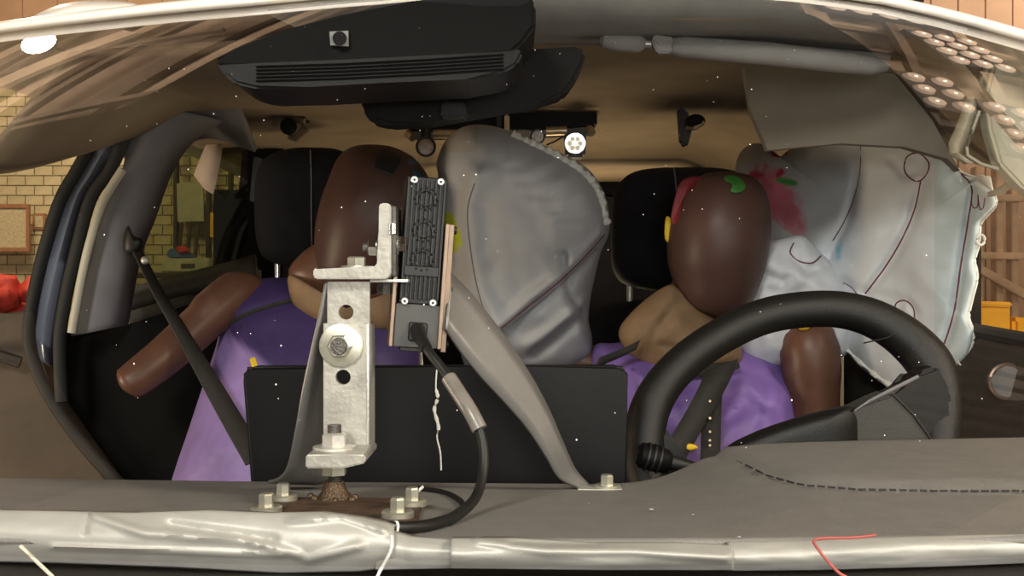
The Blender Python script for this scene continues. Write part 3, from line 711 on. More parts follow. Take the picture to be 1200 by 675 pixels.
# ================================================================ DUMMIES
def dummy_head(name, secs, D, t):
    S_ = [((P(cx, y, D)), hw/1200*D, hw/1200*D*1.18) for y, cx, hw in secs]
    return loft(name, S_, M['skin2'], t, 48, 2.15, 6)
def headf(secs, D):
    def f(x0_, y0_):
        d = D
        for _ in range(6): d = g(600+(x0_-600)*d/D, 337.5+(y0_-337.5)*d/D)
        return d-.002
    def g(x, y):
        for (y0, c0, h0), (y1, c1, h1) in zip(secs, secs[1:]):
            if y0 <= y <= y1: t = (y-y0)/(y1-y0); c = c0+(c1-c0)*t; h = h0+(h1-h0)*t; break
        else: c, h = secs[0][1], 1
        u = min(.97, abs(x-c)/max(h, 1)); return D-(h+1.0)*1.18/1200*D*math.sqrt(1-u*u)-.001
    return f
# passenger dummy (left)
pd = thing('crash_test_dummy', 'passenger crash dummy in purple jacket, head half hidden by the bracket', 'crash test dummy', P(370, 560, 2.0))
Dp = 2.02
tor = Pillow([(300, 327), (345, 326), (400, 340), (460, 350), (488, 380), (496, 440), (488, 520), (475, 600), (440, 660), (300, 680), (210, 650), (198, 590), (202, 560), (222, 500), (240, 445), (256, 395), (262, 352), (278, 334)], lambda x, y: Dp+.02-(y-330)/300*.18, .12, [([(262, 384), (300, 364), (350, 352), (420, 352)], -.008, 7), ([(290, 440), (330, 460), (380, 440)], .01, 30)], power=3.2, back=.9, wr=.008, wscale=2)
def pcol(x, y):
    lo = sm(-6, 8, y-(388+(x-262)*.72))*sm(330, 300, x)  # flank lightened, chest darkened: fall of light put into the jacket colour
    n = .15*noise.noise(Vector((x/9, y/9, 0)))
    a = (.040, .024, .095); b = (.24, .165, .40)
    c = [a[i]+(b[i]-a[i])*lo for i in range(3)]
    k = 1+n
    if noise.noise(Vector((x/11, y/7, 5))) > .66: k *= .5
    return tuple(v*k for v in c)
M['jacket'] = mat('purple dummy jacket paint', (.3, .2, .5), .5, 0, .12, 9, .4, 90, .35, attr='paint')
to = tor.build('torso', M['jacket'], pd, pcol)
tor.seam('jacket_strap', [(264, 384), (284, 371), (310, 361), (345, 352), (380, 352)], .0055, M['blackcloth'], to, .001)
tor.seam('jacket_strap', [(264, 350), (261, 366), (264, 384)], .007, M['blackcloth'], to, .001)
tor.seam('yellow_mark', [(296, 421), (298, 427), (299, 431)], .006, M['yellow'], to, .002)
nk = loft('neck', [(P(402, 420, 2.04), .09, .08), (P(398, 380, 2.04), .12, .09), (P(392, 330, 2.04), .085, .08), (P(400, 300, 2.04), .055, .06), (P(420, 260, 2.04), .055, .06)], M['skin'], pd, 30)
Pillow([(337, 325), (352, 327), (380, 350), (420, 365), (462, 340), (480, 360), (470, 385), (440, 392), (405, 392), (372, 380), (345, 360)], lambda x, y: Dp-.07, .05, power=2.5, wr=.006, wscale=5).build('neck_shield', M['tan'], pd, None)
Pillow([(338, 322), (352, 298), (376, 284), (400, 290), (440, 320), (450, 352), (400, 362), (368, 346)], lambda x, y: Dp-.055, .045, power=2.4).build('neck_skin', M['skin'], pd, None)
secs_l = [(170.5, 437, 2), (173, 438, 22), (180, 440, 37), (192, 443, 49), (210, 445, 58), (235, 442, 64), (262, 438, 66), (290, 433, 63), (315, 426, 56), (335, 420, 46), (348, 416, 30), (352, 415, 6)]
hd = dummy_head('head', secs_l, Dp-.03, pd)
Pillow([(449, 175), (460, 178), (472, 184), (466, 195), (459, 206), (448, 201), (437, 196), (443, 185)], headf(secs_l, Dp-.03), .0025, power=6, rings=14, smooth=2).build('black_patch', M['tapeblk'], hd, None)
Pillow([(478, 181), (488, 188), (496, 204), (497, 214), (486, 205), (478, 192)], headf(secs_l, Dp-.03), .003, power=4, rings=14).build('blue_paint', M['bluep'], hd, None)
al = [P(300, 338, 2.02), P(278, 344, 1.99), P(255, 362, 1.96), (P(222, 392, 1.92)), P(190, 420, 1.88), P(162, 442, 1.85), P(150, 450, 1.84), P(145, 454, 1.84)]
tube('arm', spline(al, 4), [.045*(1 if i > 3 else .6+.1*i) if i < 10 else max(.012, .046-.0006*i) if i < 25 else max(.004, .035-.009*(i-24)) for i in range(len(spline(al, 4)))], M['skin'], pd, 24)
# driver dummy (right)
dm = thing('crash_test_dummy', 'driver crash dummy with paint-marked head above the steering wheel', 'crash test dummy', P(820, 560, 2.0))
Dd = 2.0
tor2 = Pillow([(694, 412), (720, 402), (770, 398), (840, 400), (890, 412), (925, 435), (942, 470), (938, 530), (920, 600), (880, 660), (760, 670), (715, 600), (700, 500)], lambda x, y: Dd+.03-(y-400)/300*.15, .12, [([(868, 440), (895, 470), (915, 490)], .015, 12), ([(760, 430), (730, 500)], .008, 18), ([(895, 450), (880, 520)], -.01, 10)], power=3.2, back=.9, wr=.014, wscale=4)
def dcol(x, y):
    k = 1+.2*noise.noise(Vector((x/9, y/9, 2)))
    if noise.noise(Vector((x/8, y/5, 8))) > .58: k *= .5
    return tuple(v*k for v in (.17, .10, .33))
to2 = tor2.build('torso', M['jacket'], dm, dcol)
tube('arm', [P(x, y, Dd-.06) for x, y in ((945, 372), (946, 378), (947, 388), (949, 410), (951, 435), (954, 470), (956, 500))], [.006, .032, .047, .056, .055, .047, .046], M['skin'], dm, 28)
Pillow([(932, 376), (945, 374), (950, 380), (946, 387), (936, 386)], lambda x, y: Dd-.10, .016).build('yellow_paint', M['yellow'], dm, None)
tube('arm', [P(x, y, 2.05) for x, y in ((650, 432), (654, 424), (668, 420), (690, 424), (710, 440))], [.01, .026, .034, .036, .036], M['skin'], dm, 20)
loft('neck', [(P(800, 440, 2.02), .08, .08), (P(808, 400, 2.02), .085, .08), (P(820, 350, 2.02), .07, .06), (P(835, 300, 2.02), .055, .06)], M['skin'], dm, 30)
Pillow([(783, 334), (760, 348), (738, 368), (725, 388), (732, 408), (752, 424), (790, 438), (835, 440), (866, 428), (868, 404), (850, 385), (820, 360), (795, 338)], lambda x, y: Dd-.06, .06, [([(800, 350), (770, 385), (760, 420)], -.008, 8), ([(775, 405), (820, 412), (862, 405)], -.006, 5)], power=2.6, wr=.01, wscale=4).build('neck_shield', M['tan'], dm, None)
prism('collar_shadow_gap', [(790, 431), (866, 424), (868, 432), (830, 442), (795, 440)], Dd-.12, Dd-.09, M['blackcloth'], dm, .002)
secs_r = [(202, 846, 2), (204, 847, 20), (210, 848, 34), (222, 848, 45), (240, 846, 53), (262, 843, 58), (285, 841, 58.5), (308, 840, 56), (330, 840, 50), (350, 839, 43), (362, 839, 34), (369, 839, 20), (372, 839, 4)]
hd2 = dummy_head('head', secs_r, Dd-.05, dm)
hf2 = headf(secs_r, Dd-.05)
def patch(poly, name, m, par, D, th=.014): return Pillow(poly, D if callable(D) else (lambda x, y: D), th, power=4, rings=14, smooth=3).build(name, m, par, None)
patch([(822, 207), (806, 208), (796, 216), (790, 235), (786, 258), (793, 262), (799, 240), (806, 224), (818, 214)], 'red_paint', M['red'], hd2, hf2, .003)
patch([(850, 206), (862, 206), (872, 213), (873, 222), (864, 226), (856, 224), (858, 216), (850, 212)], 'green_paint', M['green'], hd2, hf2, .003)
patch([(780, 255), (787, 257), (790, 272), (786, 284), (779, 280)], 'yellow_paint', M['yellow'], hd2, 1.95, .008)
patch([(896, 250), (901, 254), (904, 270), (900, 282), (897, 270)], 'orange_paint', M['orange'], hd2, 1.955, .008)

# ================================================================ AIRBAGS
cb = thing('centre_airbag', 'big grey white airbag bulging between the two front seats', 'airbag', P(610, 430, 2.0))
ridge_r = [(624, 166), (655, 185), (684, 205), (704, 232), (712, 262)]
cfolds = [([(560, 205), (549, 235), (552, 290), (562, 340), (585, 385)], .022, 12), ([(712, 268), (690, 292), (655, 325), (620, 352), (585, 382)], .022, 8),
          ([(706, 285), (672, 322), (630, 356), (600, 385)], -.018, 7), ([(700, 345), (665, 372), (620, 405)], .020, 7), ([(690, 360), (655, 395), (625, 418)], -.015, 7),
          ([(660, 300), (668, 345), (690, 378)], -.016, 6), ([(560, 205), (600, 190), (650, 215), (700, 255)], .012, 16), ([(535, 225), (528, 290), (545, 390)], -.012, 9)]
for k in range(9):
    x = 640+k*8; y = 178+k*10; cfolds.append(([(x, y), (x-30, y+16-k*1.2), (x-50, y+20-k*2)], .0022 if k % 2 else -.0022, 4))
cbp = Pillow([(514, 215), (512, 190), (522, 165), (540, 150), (562, 146), (590, 151), (624, 165), (655, 178), (688, 197), (706, 222), (714, 252), (713, 275), (704, 296), (697, 325), (692, 350), (690, 375), (694, 400), (688, 425), (640, 440), (560, 440), (538, 410), (525, 350), (514, 280)],
             lambda x, y: 2.03+(y-300)*.0003, .17, cfolds, power=2.6, back=.6, wr=.005, wscale=5, rings=80, smooth=9)
def cbcol(x, y):
    c = (.40, .405, .43)
    if segdist(x, y, [(524, 255), (532, 285)]) < 9+3*noise.noise(Vector((x/5, y/5, 0))): c = (.45, .50, .04)
    if y < 178 and x < 560: c = (.36, .34, .32)
    return c
cbo = cbp.build('cloth', M['bag'], cb, cbcol)
pts = [cbp.front(p.x, p.y, .004) for p in spline([(x, y, 0) for x, y in [(600, 158), (624, 169), (655, 184), (684, 203), (702, 228), (710, 262)]], 16)]
tube('ruffled_hem', pts, [.008+.0022*math.sin(i*1.3)+.0015*math.sin(i*.5) for i in range(len(pts))], M['bagedge'], cb, 10)
cbp.seam('seam', [(556, 215), (548, 245), (551, 290), (560, 340), (572, 375), (586, 395)], .0012, M['stitch'], cb)
cbp.seam('seam', [(708, 275), (684, 302), (655, 330), (620, 358), (588, 384)], .0016, M['seamred'], cb)
cbp.seam('seam', [(700, 290), (672, 318), (640, 348), (600, 380)], .0012, M['stitch'], cb)

sb = thing('side_airbag', 'puffy pale side airbag lobe beside the driver dummy head', 'airbag', P(930, 400, 2.05))
sbp = Pillow([(868, 300), (890, 284), (915, 280), (940, 276), (958, 292), (976, 310), (990, 328), (1000, 350), (1000, 400), (985, 420), (940, 430), (880, 425), (862, 380), (862, 330)], lambda x, y: 2.0, .08,
             [([(935, 282), (930, 300), (945, 318), (965, 310)], -.012, 5), ([(885, 300), (930, 320), (975, 345)], .012, 9), ([(880, 345), (930, 345), (985, 370)], -.012, 8), ([(900, 370), (950, 365), (1000, 385)], .01, 8), ([(880, 315), (915, 330)], -.008, 5)], power=2.6, wr=.008, wscale=7, rings=50)
sbp.build('cloth', M['bag'], sb, lambda x, y: (.60, .62, .66))
sbp.seam('seam', [(930, 285), (926, 296), (936, 306), (952, 308), (962, 300)], .0014, M['seamred'], sb)
# curtain airbag along the driver's side
ca = thing('curtain_airbag', 'large white curtain airbag with red stitching and pink paint, driver side', 'airbag', P(1050, 450, 1.8))
Dc = lambda x, y: 2.28-(x-860)/310*.66
cf = [([(1010, 165), (1004, 215), (990, 265), (972, 300)], -.016, 6), ([(1046, 188), (1060, 205), (1078, 200), (1084, 185)], -.010, 6), ([(1080, 215), (1068, 260), (1048, 300), (1015, 345)], -.018, 7), ([(1139, 225), (1128, 300), (1118, 370), (1105, 410)], -.012, 6),
      ([(1050, 365), (1062, 352), (1072, 365)], -.010, 5), ([(950, 200), (940, 270)], .010, 40), ([(1035, 230), (1020, 290)], .012, 18), ([(1100, 230), (1085, 340)], .012, 20), ([(900, 176), (930, 185)], .01, 8), ([(880, 170), (892, 200), (905, 215)], .008, 6), ([(985, 330), (1010, 345), (1050, 350)], -.01, 7)]
co_ = [(862, 200), (868, 178), (884, 168), (900, 172), (912, 184), (930, 172), (960, 163), (1005, 160), (1050, 164), (1090, 173), (1114, 182), (1118, 194), (1126, 203), (1142, 208), (1152, 206), (1160, 220), (1167, 238), (1158, 250), (1148, 262), (1146, 285), (1141, 305), (1144, 325), (1138, 350), (1134, 372), (1140, 392), (1134, 415), (1120, 432), (1108, 452), (1080, 466), (1054, 462), (1010, 432), (984, 408), (950, 420), (890, 420), (870, 380), (880, 300), (870, 240)]
cap_ = Pillow(co_, Dc, .05, cf, power=4.0, wr=.009, wscale=3.5, rings=90, smooth=8)
def blot(x, y, cx, cy, rx, ry, ang, s):
    dx_, dy_ = x-cx, y-cy; c, s_ = math.cos(ang), math.sin(ang)
    u = (dx_*c+dy_*s_)/rx; v = (-dx_*s_+dy_*c)/ry
    return max(0, 1-(u*u+v*v)+.55*noise.noise(Vector((x/6, y/6, s))))
def ccol(x, y):
    c = Vector((.60, .63, .67)); k = 0
    if x > 1095 and x < 1175: c = Vector((.50, .57, .60))
    def mixin(col, a): nonlocal c; c = c.lerp(Vector(col), max(0, min(1, a)))
    mixin((.74, .20, .28), 1.5*blot(x, y, 908, 230, 46, 27, 1.0, 1)); mixin((.72, .22, .28), 1.1*blot(x, y, 930, 256, 30, 15, 1.15, 2))
    mixin((.60, .06, .12), 1.5*blot(x, y, 885, 206, 14, 7, -.5, 3)); mixin((.6, .05, .12), 1.5*blot(x, y, 914, 203, 8, 5, -.7, 3.5)); mixin((.36, .02, .03), 2*blot(x, y, 912, 178, 14, 7, 0, 4))
    mixin((.08, .42, .10), 2.2*blot(x, y, 922, 213, 14, 4.5, .2, 5)); mixin((.22, .50, .66), 1.0*blot(x, y, 983, 295, 4, 18, .15, 6))
    mixin((.62, .62, .50), 1.0*blot(x, y, 868, 185, 12, 8, 0, 7))
    return tuple(c)
cao = cap_.build('cloth', M['bag'], ca, ccol)
for l, r in (([(1008, 166), (1008, 200), (1000, 235), (988, 262), (976, 282)], .0011), ([(1073, 178), (1062, 185), (1060, 200), (1068, 210), (1078, 212), (1087, 202), (1088, 190), (1078, 180), (1070, 180)], .0013),
             ([(1079, 212), (1072, 245), (1058, 278), (1038, 312), (1014, 344)], .0015), ([(1112, 190), (1128, 205), (1139, 222), (1134, 262), (1126, 310), (1118, 365), (1104, 410)], .0014),
             ([(1048, 368), (1050, 356), (1060, 352), (1070, 360), (1072, 375)], .0013), ([(975, 345), (985, 332), (997, 336), (1004, 345)], .001),
             ([(1139, 226), (1139, 240), (1143, 244), (1146, 240), (1146, 228)], .0009), ([(1146, 230), (1148, 244), (1152, 244), (1154, 232)], .0009)):
    cap_.seam('stitching', l, r, M['seamred'], ca, .0006)
pts = [P(x, y, Dc(x, y)) for x, y, _ in spline([(x, y, 0) for x, y in [(1114, 184), (1118, 195), (1128, 204), (1142, 209), (1152, 208), (1160, 222), (1166, 238), (1156, 251), (1148, 262), (1146, 285), (1141, 305), (1144, 325), (1138, 350), (1134, 372), (1140, 392), (1134, 415), (1120, 434)]], 5)]
tube('hem', pts, .0042, M['bagedge'], ca, 8)
tube('eyelet', [P(1149+5*math.cos(a), 281+6*math.sin(a), Dc(1149, 0)-.004) for a in [i*math.pi/8 for i in range(16)]], .0022, M['bagedge'], ca, 6, True)
tube('eyelet', [P(1128+5*math.cos(a), 423+5*math.sin(a), Dc(1128, 0)-.006) for a in [i*math.pi/8 for i in range(16)]], .0016, M['bagedge'], ca, 6, True)
sheet('hem_flap', [[P(1143, 208, 1.66), P(1150, 206, 1.64), P(1160, 207, 1.63)], [P(1146, 222, 1.66), P(1156, 222, 1.64), P(1163, 220, 1.63)], [P(1152, 238, 1.66), P(1161, 238, 1.64), P(1167, 236, 1.63)]], M['bagedge'], ca, .003)
pts = [P(x, y, Dc(x, y)-.02) for x, y, _ in spline([(x, y, 0) for x, y in [(984, 402), (1010, 426), (1032, 444), (1056, 458), (1080, 462)]], 5)]
tube('lower_hem', pts, [.004+.002*math.sin(i*1.7) for i in range(len(pts))], M['bagedge'], ca, 8)
# torn cream tethers
tt = thing('torn_tether', 'torn cream tether strip hanging at the right edge of windscreen', 'cloth strip', P(1130, 150, 1.45))
rows = [[P(a, y, 1.44), P((a+b)/2, y-1, 1.425), P(b, y, 1.44)] for a, b, y in ((1156, 1166, 70), (1146, 1160, 88), (1136, 1152, 108), (1128, 1148, 130), (1120, 1143, 150), (1112, 1136, 168), (1113, 1128, 180), (1130, 1146, 192))]
sheet('strip', rows, M['strap'], tt, .002)
tube('strip_edge', [P(x, y, 1.428) for x, y in ((1152, 110), (1148, 130), (1140, 152), (1133, 172), (1134, 182), (1150, 192), (1170, 198))], .0022, M['cream'], tt, 6)
t2 = thing('loose_ribbon', 'thin cream ribbon running from the curtain airbag corner to the right edge', 'ribbon', P(1180, 215, 1.5))
rows = [[P(x, y-w_, 1.55-i*.02), P(x, y+w_, 1.55-i*.02)] for i, (x, y, w_) in enumerate(((1158, 228, 3), (1166, 226, 4), (1176, 221, 5), (1188, 211, 7), (1200, 202, 6), (1212, 196, 6)))]
sheet('strip', rows, M['strap'], t2, .0015)

# ================================================================ BELTS, HANDLES, CAMERAS IN THE CABIN
bl = thing('seat_belt', 'black passenger seat belt slanting from pillar anchor to the display', 'seat belt', P(152, 283, 1.95))
ribbon('webbing', [P(160, 292, 1.93), P(184, 340, 1.9), (P(212, 388, 1.86)), P(245, 445, 1.80), P(272, 492, 1.76), P(300, 540, 1.72)], [Vector((.007, .03, 0)), Vector((.009, .03, .003)), Vector((.013, .03, .005)), Vector((.020, .03, .008)), Vector((.024, .03, .009)), Vector((.026, .03, .010))], M['belt'], bl, .003)
Pillow([(144, 280), (150, 264), (156, 276), (166, 280), (166, 290), (158, 298), (146, 296)], lambda x, y: 1.93, .02, power=3).build('anchor_cover', M['rubber'], bl, None)
ball('anchor_button', P(170, 305, 1.91), .008, M['steel'], bl)
b2 = thing('seat_belt', 'dark grey driver belt crossing the purple chest inside the wheel', 'seat belt', P(820, 480, 1.85))
ribbon('webbing', [P(846, 428, 1.82), P(838, 448, 1.80), P(822, 478, 1.785), P(800, 515, 1.765), P(775, 560, 1.75)], Vector((.062, .01, .022)), M['belt'], b2, .003)
ribbon('webbing', [P(700, 425, 1.86), P(725, 415, 1.87), P(748, 404, 1.87)], Vector((.008, 0, .018)), M['blackcloth'], b2, .003)
v = thing('chest_strap', 'black riveted strap running down the driver dummy chest', 'strap', P(832, 500, 1.8))
ribbon('webbing', [P(836, 450, 1.83), P(834, 480, 1.80), P(833, 510, 1.775), P(832, 550, 1.76)], Vector((.034, 0, 0)), M['blackcloth'], v, .003)
for y in (470, 490, 506, 516, 522): cyl('rivet', P(832, y, 1.79-.0003*(y-470)), P(832, y, 1.775-.0003*(y-470)), .0022, M['brass'], v, 8)
patch([(806, 520), (814, 521), (818, 525), (810, 528), (804, 526)], 'yellow_paint', M['yellow'], v, 1.765, .006)

gh = thing('grab_handle', 'beige ceiling grab handle above the passenger headrest', 'grab handle', P(342, 130, 2.2))
tube('grip', [P(x, y, 2.14) for x, y in ((320, 148), (326, 138), (342, 136), (356, 142), (358, 152), (346, 162), (338, 160))], [.006, .009, .010, .010, .010, .009, .006], M['liner'], gh, 10)
prism('mount', [(332, 126), (352, 126), (362, 134), (362, 142), (330, 136)], 2.16, 2.2, M['black'], gh, .006)
ball('latch', P(338, 148, 2.13), .018, M['black'], gh)
gh = thing('grab_handle', 'dark ceiling grab handle above the driver seat', 'grab handle', P(810, 140, 2.2))
prism('mount', [(795, 125), (806, 128), (812, 150), (806, 172), (798, 168)], 2.1, 2.13, M['greyplast'], gh, .005)
ball('latch', P(815, 142, 2.06), .02, M['black'], gh, sz=.7)
tube('hook', [P(806, 150, 2.08), P(815, 150, 2.05), P(824, 142, 2.05)], .005, M['brass'], gh, 8)

cr = thing('ceiling_camera_rig', 'dark bar with small lamps hanging across the rear ceiling', 'camera rig', P(590, 140, 2.8))
prism('bar', [(478, 140), (700, 128), (700, 148), (630, 152), (478, 154)], 2.22, 2.36, M['black'], cr, .006)
for a, b in (((508, 157), (535, 157)), ((640, 154), (664, 153))): tube('cross_tube', [P(*a, 2.20), P(*b, 2.20)], .010, M['brass'], cr, 10)
for x, y, r in ((499, 172, 12), (630, 160, 9)):
    k = cyl('lamp_body', P(x, y, 2.24), P(x, y, 2.18), r/1200*2.2, M['rubber'], cr, 20)
    cyl('lamp_glass', P(x, y, 2.18), P(x, y, 2.172), r*.75/1200*2.2, M['lampbrown'], k, 20)
cyl('lamp_stem', P(499, 150, 2.22), P(499, 162, 2.22), .012, M['rubber'], cr, 10)
prism('lamp_case', [(661, 150), (688, 150), (686, 184), (664, 184)], 2.19, 2.24, M['rubber'], cr, .006)
k = cyl('lamp_face', P(674, 168, 2.19), P(674, 168, 2.175), .022, M['chrome'], cr, 24)
for a in range(6): ball('lamp_diode', P(674+6*math.cos(a*1.05), 168+6*math.sin(a*1.05), 2.174), .0055, M['lampwhite'], k, seg=8)
for x in (585, 594): prism('bracket', [(x-3, 134), (x+3, 134), (x+3, 156), (x-3, 156)], 2.16, 2.22, M['brass'] if x > 590 else M['rubber'], cr, .003)
tube('side_clip', [P(478, 157, 2.2), P(484, 161, 2.19)], .010, M['brass'], cr, 8); tube('side_clip', [P(690, 151, 2.2), P(693, 156, 2.19)], .010, M['brass'], cr, 8)
tube('lamp_cable', [P(x, y, 2.19) for x, y in ((640, 170), (650, 166), (660, 160))], .002, M['rubber'], cr, 6)
tp = thing('paper_tag', 'pinkish paper tag stuck on the rear side window', 'paper tag', P(242, 195, 2.45))
sheet('sheet', [[P(246, 158, 2.44), P(262, 161, 2.44)], [P(236, 182, 2.44), P(259, 185, 2.435)], [P(227, 205, 2.44), P(254, 210, 2.43)], [P(240, 222, 2.44), P(250, 228, 2.44)]], M['paper'], tp, .001, 30)
glb = thing('broken_glass', 'pale green crumbs of shattered window glass on the driver door sill', 'glass crumbs', P(1170, 388, 1.6))
bm = bmesh.new()
for i in range(150):
    x = 1143+random.random()*46; y = 386+(x-1143)*.17-abs(random.gauss(0, 1.6)); c = P(x, y, 1.575+(1200-x)*.0027+random.uniform(-.01, .02))
    r = bmesh.ops.create_cube(bm, size=random.uniform(.002, .0045), matrix=Matrix.Translation(c)@Matrix.Rotation(random.random()*3, 4, Vector((random.random(), random.random(), 1)).normalized()))
o = bm_obj('crumbs', bm, M['glassbit'], glb, False); o['kind'] = 'stuff'

# ================================================================ CAMERA BRACKET RIG
K = 1.15
def hexbolt(base, up, rw, rh, hh, parent, m=None, wash=True, tw=.002, name='bolt', stub=0, rot=0):
    base = Vector(base); up = Vector(up).normalized(); m = m or M['zinc']
    b = tube(name, [base+up*tw, base+up*(tw+hh*.85), base+up*(tw+hh)], [rh, rh, rh*.82], m, parent, 6, angle=20)
    if wash: tube('washer', [base, base+up*tw*.8, base+up*tw], [rw, rw, rw*.9], m, b, 24)
    if stub: tube('thread_end', [base+up*(tw+hh), base+up*(tw+hh+stub)], rh*.55, M['darksteel'], b, 12)
    return b
UP = (0, 0, 1); FR = (0, -1, 0)
rg = thing('camera_bracket', 'bare steel bracket rig bolted to the dashboard left of centre', 'bracket', P(393, 595, .9))
zd = ZC-.1735
def dashz(y): t = max(0, (y-.6)/.4); return -.150-.0417*t**1.15
def ondash(px, py, up_=0):
    best = min((abs(337.5-(dashz(y)+up_)/y*1200-py), y) for y in [.60+.0005*k for k in range(800)]); return P(px, py, best[1])
c4 = [ondash(298, 606, .005), ondash(488, 613, .005), ondash(496, 584, .005), ondash(306, 582, .005)]
bm = bmesh.new(); tp_ = [bm.verts.new(v) for v in c4]; bt_ = [bm.verts.new(v-Vector((0, 0, .0055))) for v in c4]
bm.faces.new(tp_); bm.faces.new(bt_[::-1])
for a in range(4): bm.faces.new([tp_[(a+1) % 4], tp_[a], bt_[a], bt_[(a+1) % 4]])
bm_obj('base_plate', bm, M['rust'], rg)
for x, y in ((312, 600), (332, 586), (466, 606), (483, 592)): hexbolt(ondash(x, y, .005), UP, .0108, .0052, .0085, rg, tw=.0045, stub=0)
# centre post: threaded rod, weld, nuts, angle foot, drilled bars
Dr_ = .79
base = Vector((P(392, 500, Dr_).x, Dr_, ZC+dashz(Dr_)+.005))
tube('weld_bead', [base+Vector((0, 0, -.001)), base+Vector((0, 0, .006)), base+Vector((0, 0, .014))], [.015, .010, .007], M['weld'], rg, 20)
for a in range(9):
    th = a*.7; ball('weld_bead', base+Vector((math.cos(th)*.016*(1+.3*math.sin(a*5)), math.sin(th)*.013, .001)), .0030, M['weld'], rg, seg=8)
topz = P(392, 506, Dr_).z
zs = []; z = base.z
rad_ = []
while z < topz: zs += [Vector((base.x, base.y, z)), Vector((base.x, base.y, z+.0009))]; rad_ += [.0052, .0045]; z += .0018
tube('threaded_rod', zs, rad_, M['darksteel'], rg, 12)
zf = P(0, 532, .765).z
ft = prism('angle_foot', [(358, 533), (402, 533), (428, 533), (428, 543), (402, 549), (358, 549)], .76, .825, M['galv'], rg, .0012)
hexbolt((base.x, base.y, zf), UP, .0165, .0098, .010, rg, M['steel'], tw=.0025, name='nut', stub=.006)
hexbolt((base.x, base.y, P(0, 559, Dr_).z), UP, .0, .0098, .008, rg, M['zinc'], False, name='nut')
# drilled bar: strips with round holes
def drilled(name, x0, x1, z0, z1, y, th, holes, m, parent):
    zs_ = [z0]+[q for (hx_, hz, r) in sorted(holes, key=lambda h: h[1]) for q in (hz-r*1.5, hz+r*1.5)]+[z1]
    V = []; F = []
    def quad(p): b = len(V); V.extend(p); F.append(tuple(range(b, b+len(p))))
    hs = sorted(holes, key=lambda h: h[1])
    for yy in (y, y+th):
        for i in range(0, len(zs_)-1, 2): quad([(x0, yy, zs_[i]), (x1, yy, zs_[i]), (x1, yy, zs_[i+1]), (x0, yy, zs_[i+1])])
        for k, (cx, cz, r) in enumerate(hs):
            za, zb_ = zs_[1+2*k], zs_[2+2*k]; n = 32; ring = []; sq = []
            for a in range(n):
                A = 2*math.pi*a/n; c_, s_ = math.cos(A), math.sin(A); ring.append((cx+r*c_, yy, cz+r*s_))
                kx = (x1-cx)/c_ if c_ > 1e-6 else ((x0-cx)/c_ if c_ < -1e-6 else 1e9)
                kz = (zb_-cz)/s_ if s_ > 1e-6 else ((za-cz)/s_ if s_ < -1e-6 else 1e9)
                kk = min(kx, kz); sq.append((cx+c_*kk, yy, cz+s_*kk))
            for a in range(n): quad([ring[a], sq[a], sq[(a+1) % n], ring[(a+1) % n]])
            for (qx, qz) in ((x0, za), (x1, za), (x1, zb_), (x0, zb_)):
                A = math.atan2(qz-cz, qx-cx) % (2*math.pi); a = int(A/(2*math.pi)*n); quad([sq[a], (qx, yy, qz), sq[(a+1) % n]])
    for k, (cx, cz, r) in enumerate(hs):
        for a in range(32):
            A, B = 2*math.pi*a/32, 2*math.pi*(a+1)/32
            quad([(cx+r*math.cos(A), y, cz+r*math.sin(A)), (cx+r*math.cos(B), y, cz+r*math.sin(B)), (cx+r*math.cos(B), y+th, cz+r*math.sin(B)), (cx+r*math.cos(A), y+th, cz+r*math.sin(A))])
    for xx in (x0, x1): quad([(xx, y, z0), (xx, y+th, z0), (xx, y+th, z1), (xx, y, z1)])
    for zz in (z0, z1): quad([(x0, y, zz), (x1, y, zz), (x1, y+th, zz), (x0, y+th, zz)])
    return link(name, V, F, m, parent, False)
Db = .81
q = lambda x, y, D=Db: P(x, y, D)
h1 = q(404, 366); h2 = q(402, 442)
drilled('rear_bar', q(382, 0).x, q(432, 0).x, q(0, 430).z, q(0, 330).z, Db+.006, .006, [(h1.x, h1.z, .0060)], M['galv'], rg)
drilled('front_bar', q(379, 0).x, q(429, 0).x, q(0, 531).z, q(0, 379).z, Db, .006, [(h2.x, h2.z, .0060)], M['galv'], rg)
box('bar_flange', (q(429, 0).x, Db, q(0, 525).z), (q(432.5, 0).x, Db+.035, q(0, 380).z), M['steel'], rg, .0005)
c = q(400, 405); hexbolt(c, FR, .0172, .0100, .009, rg, M['zinc'], tw=.003)
tube('bolt_end', [c+Vector((0, -.012, 0)), c+Vector((0, -.016, 0))], [.007, .0062], M['darksteel'], rg, 14)
# sheet metal legs
def strap(L, R, DL, DR, th=.0028):
    a = spline([(x, y, 0) for x, y in L], 8); b = spline([(x, y, 0) for x, y in R], 8); n = len(a)
    rows = [[P(p.x+(r_.x-p.x)*s, p.y+(r_.y-p.y)*s, (DL(i/n)*(1-s)+DR(i/n)*s)) for s in (0, .25, .5, .75, 1)] for i, (p, r_) in enumerate(zip(a, b))]
    return sheet('sheet_leg', rows, M['sheetm'], rg, th)
strap([(382, 331), (377, 360), (367, 405), (356, 455), (347, 505), (338, 545), (328, 560), (314, 565)], [(386, 331), (386, 360), (386, 405), (386, 455), (386, 505), (385, 545), (384, 562), (372, 567)], lambda t: .815+.11*t**3, lambda t: .845+.09*t**2)
strap([(522, 385), (540, 412), (564, 442), (592, 472), (618, 502), (640, 535), (655, 560), (676, 571)], [(528, 320), (552, 345), (585, 386), (614, 428), (640, 474), (660, 520), (674, 550), (692, 570)], lambda t: .82+.11*t, lambda t: .845+.10*t)
fb = ondash(711, 570, .003); box('foot_flange', (P(676, 0, fb.y).x, fb.y-.012, fb.z-.004), (P(728, 0, fb.y).x, fb.y+.012, fb.z), M['galv'], rg, .001)
hexbolt(fb, UP, .011, .0062, .0088, rg, tw=.002)
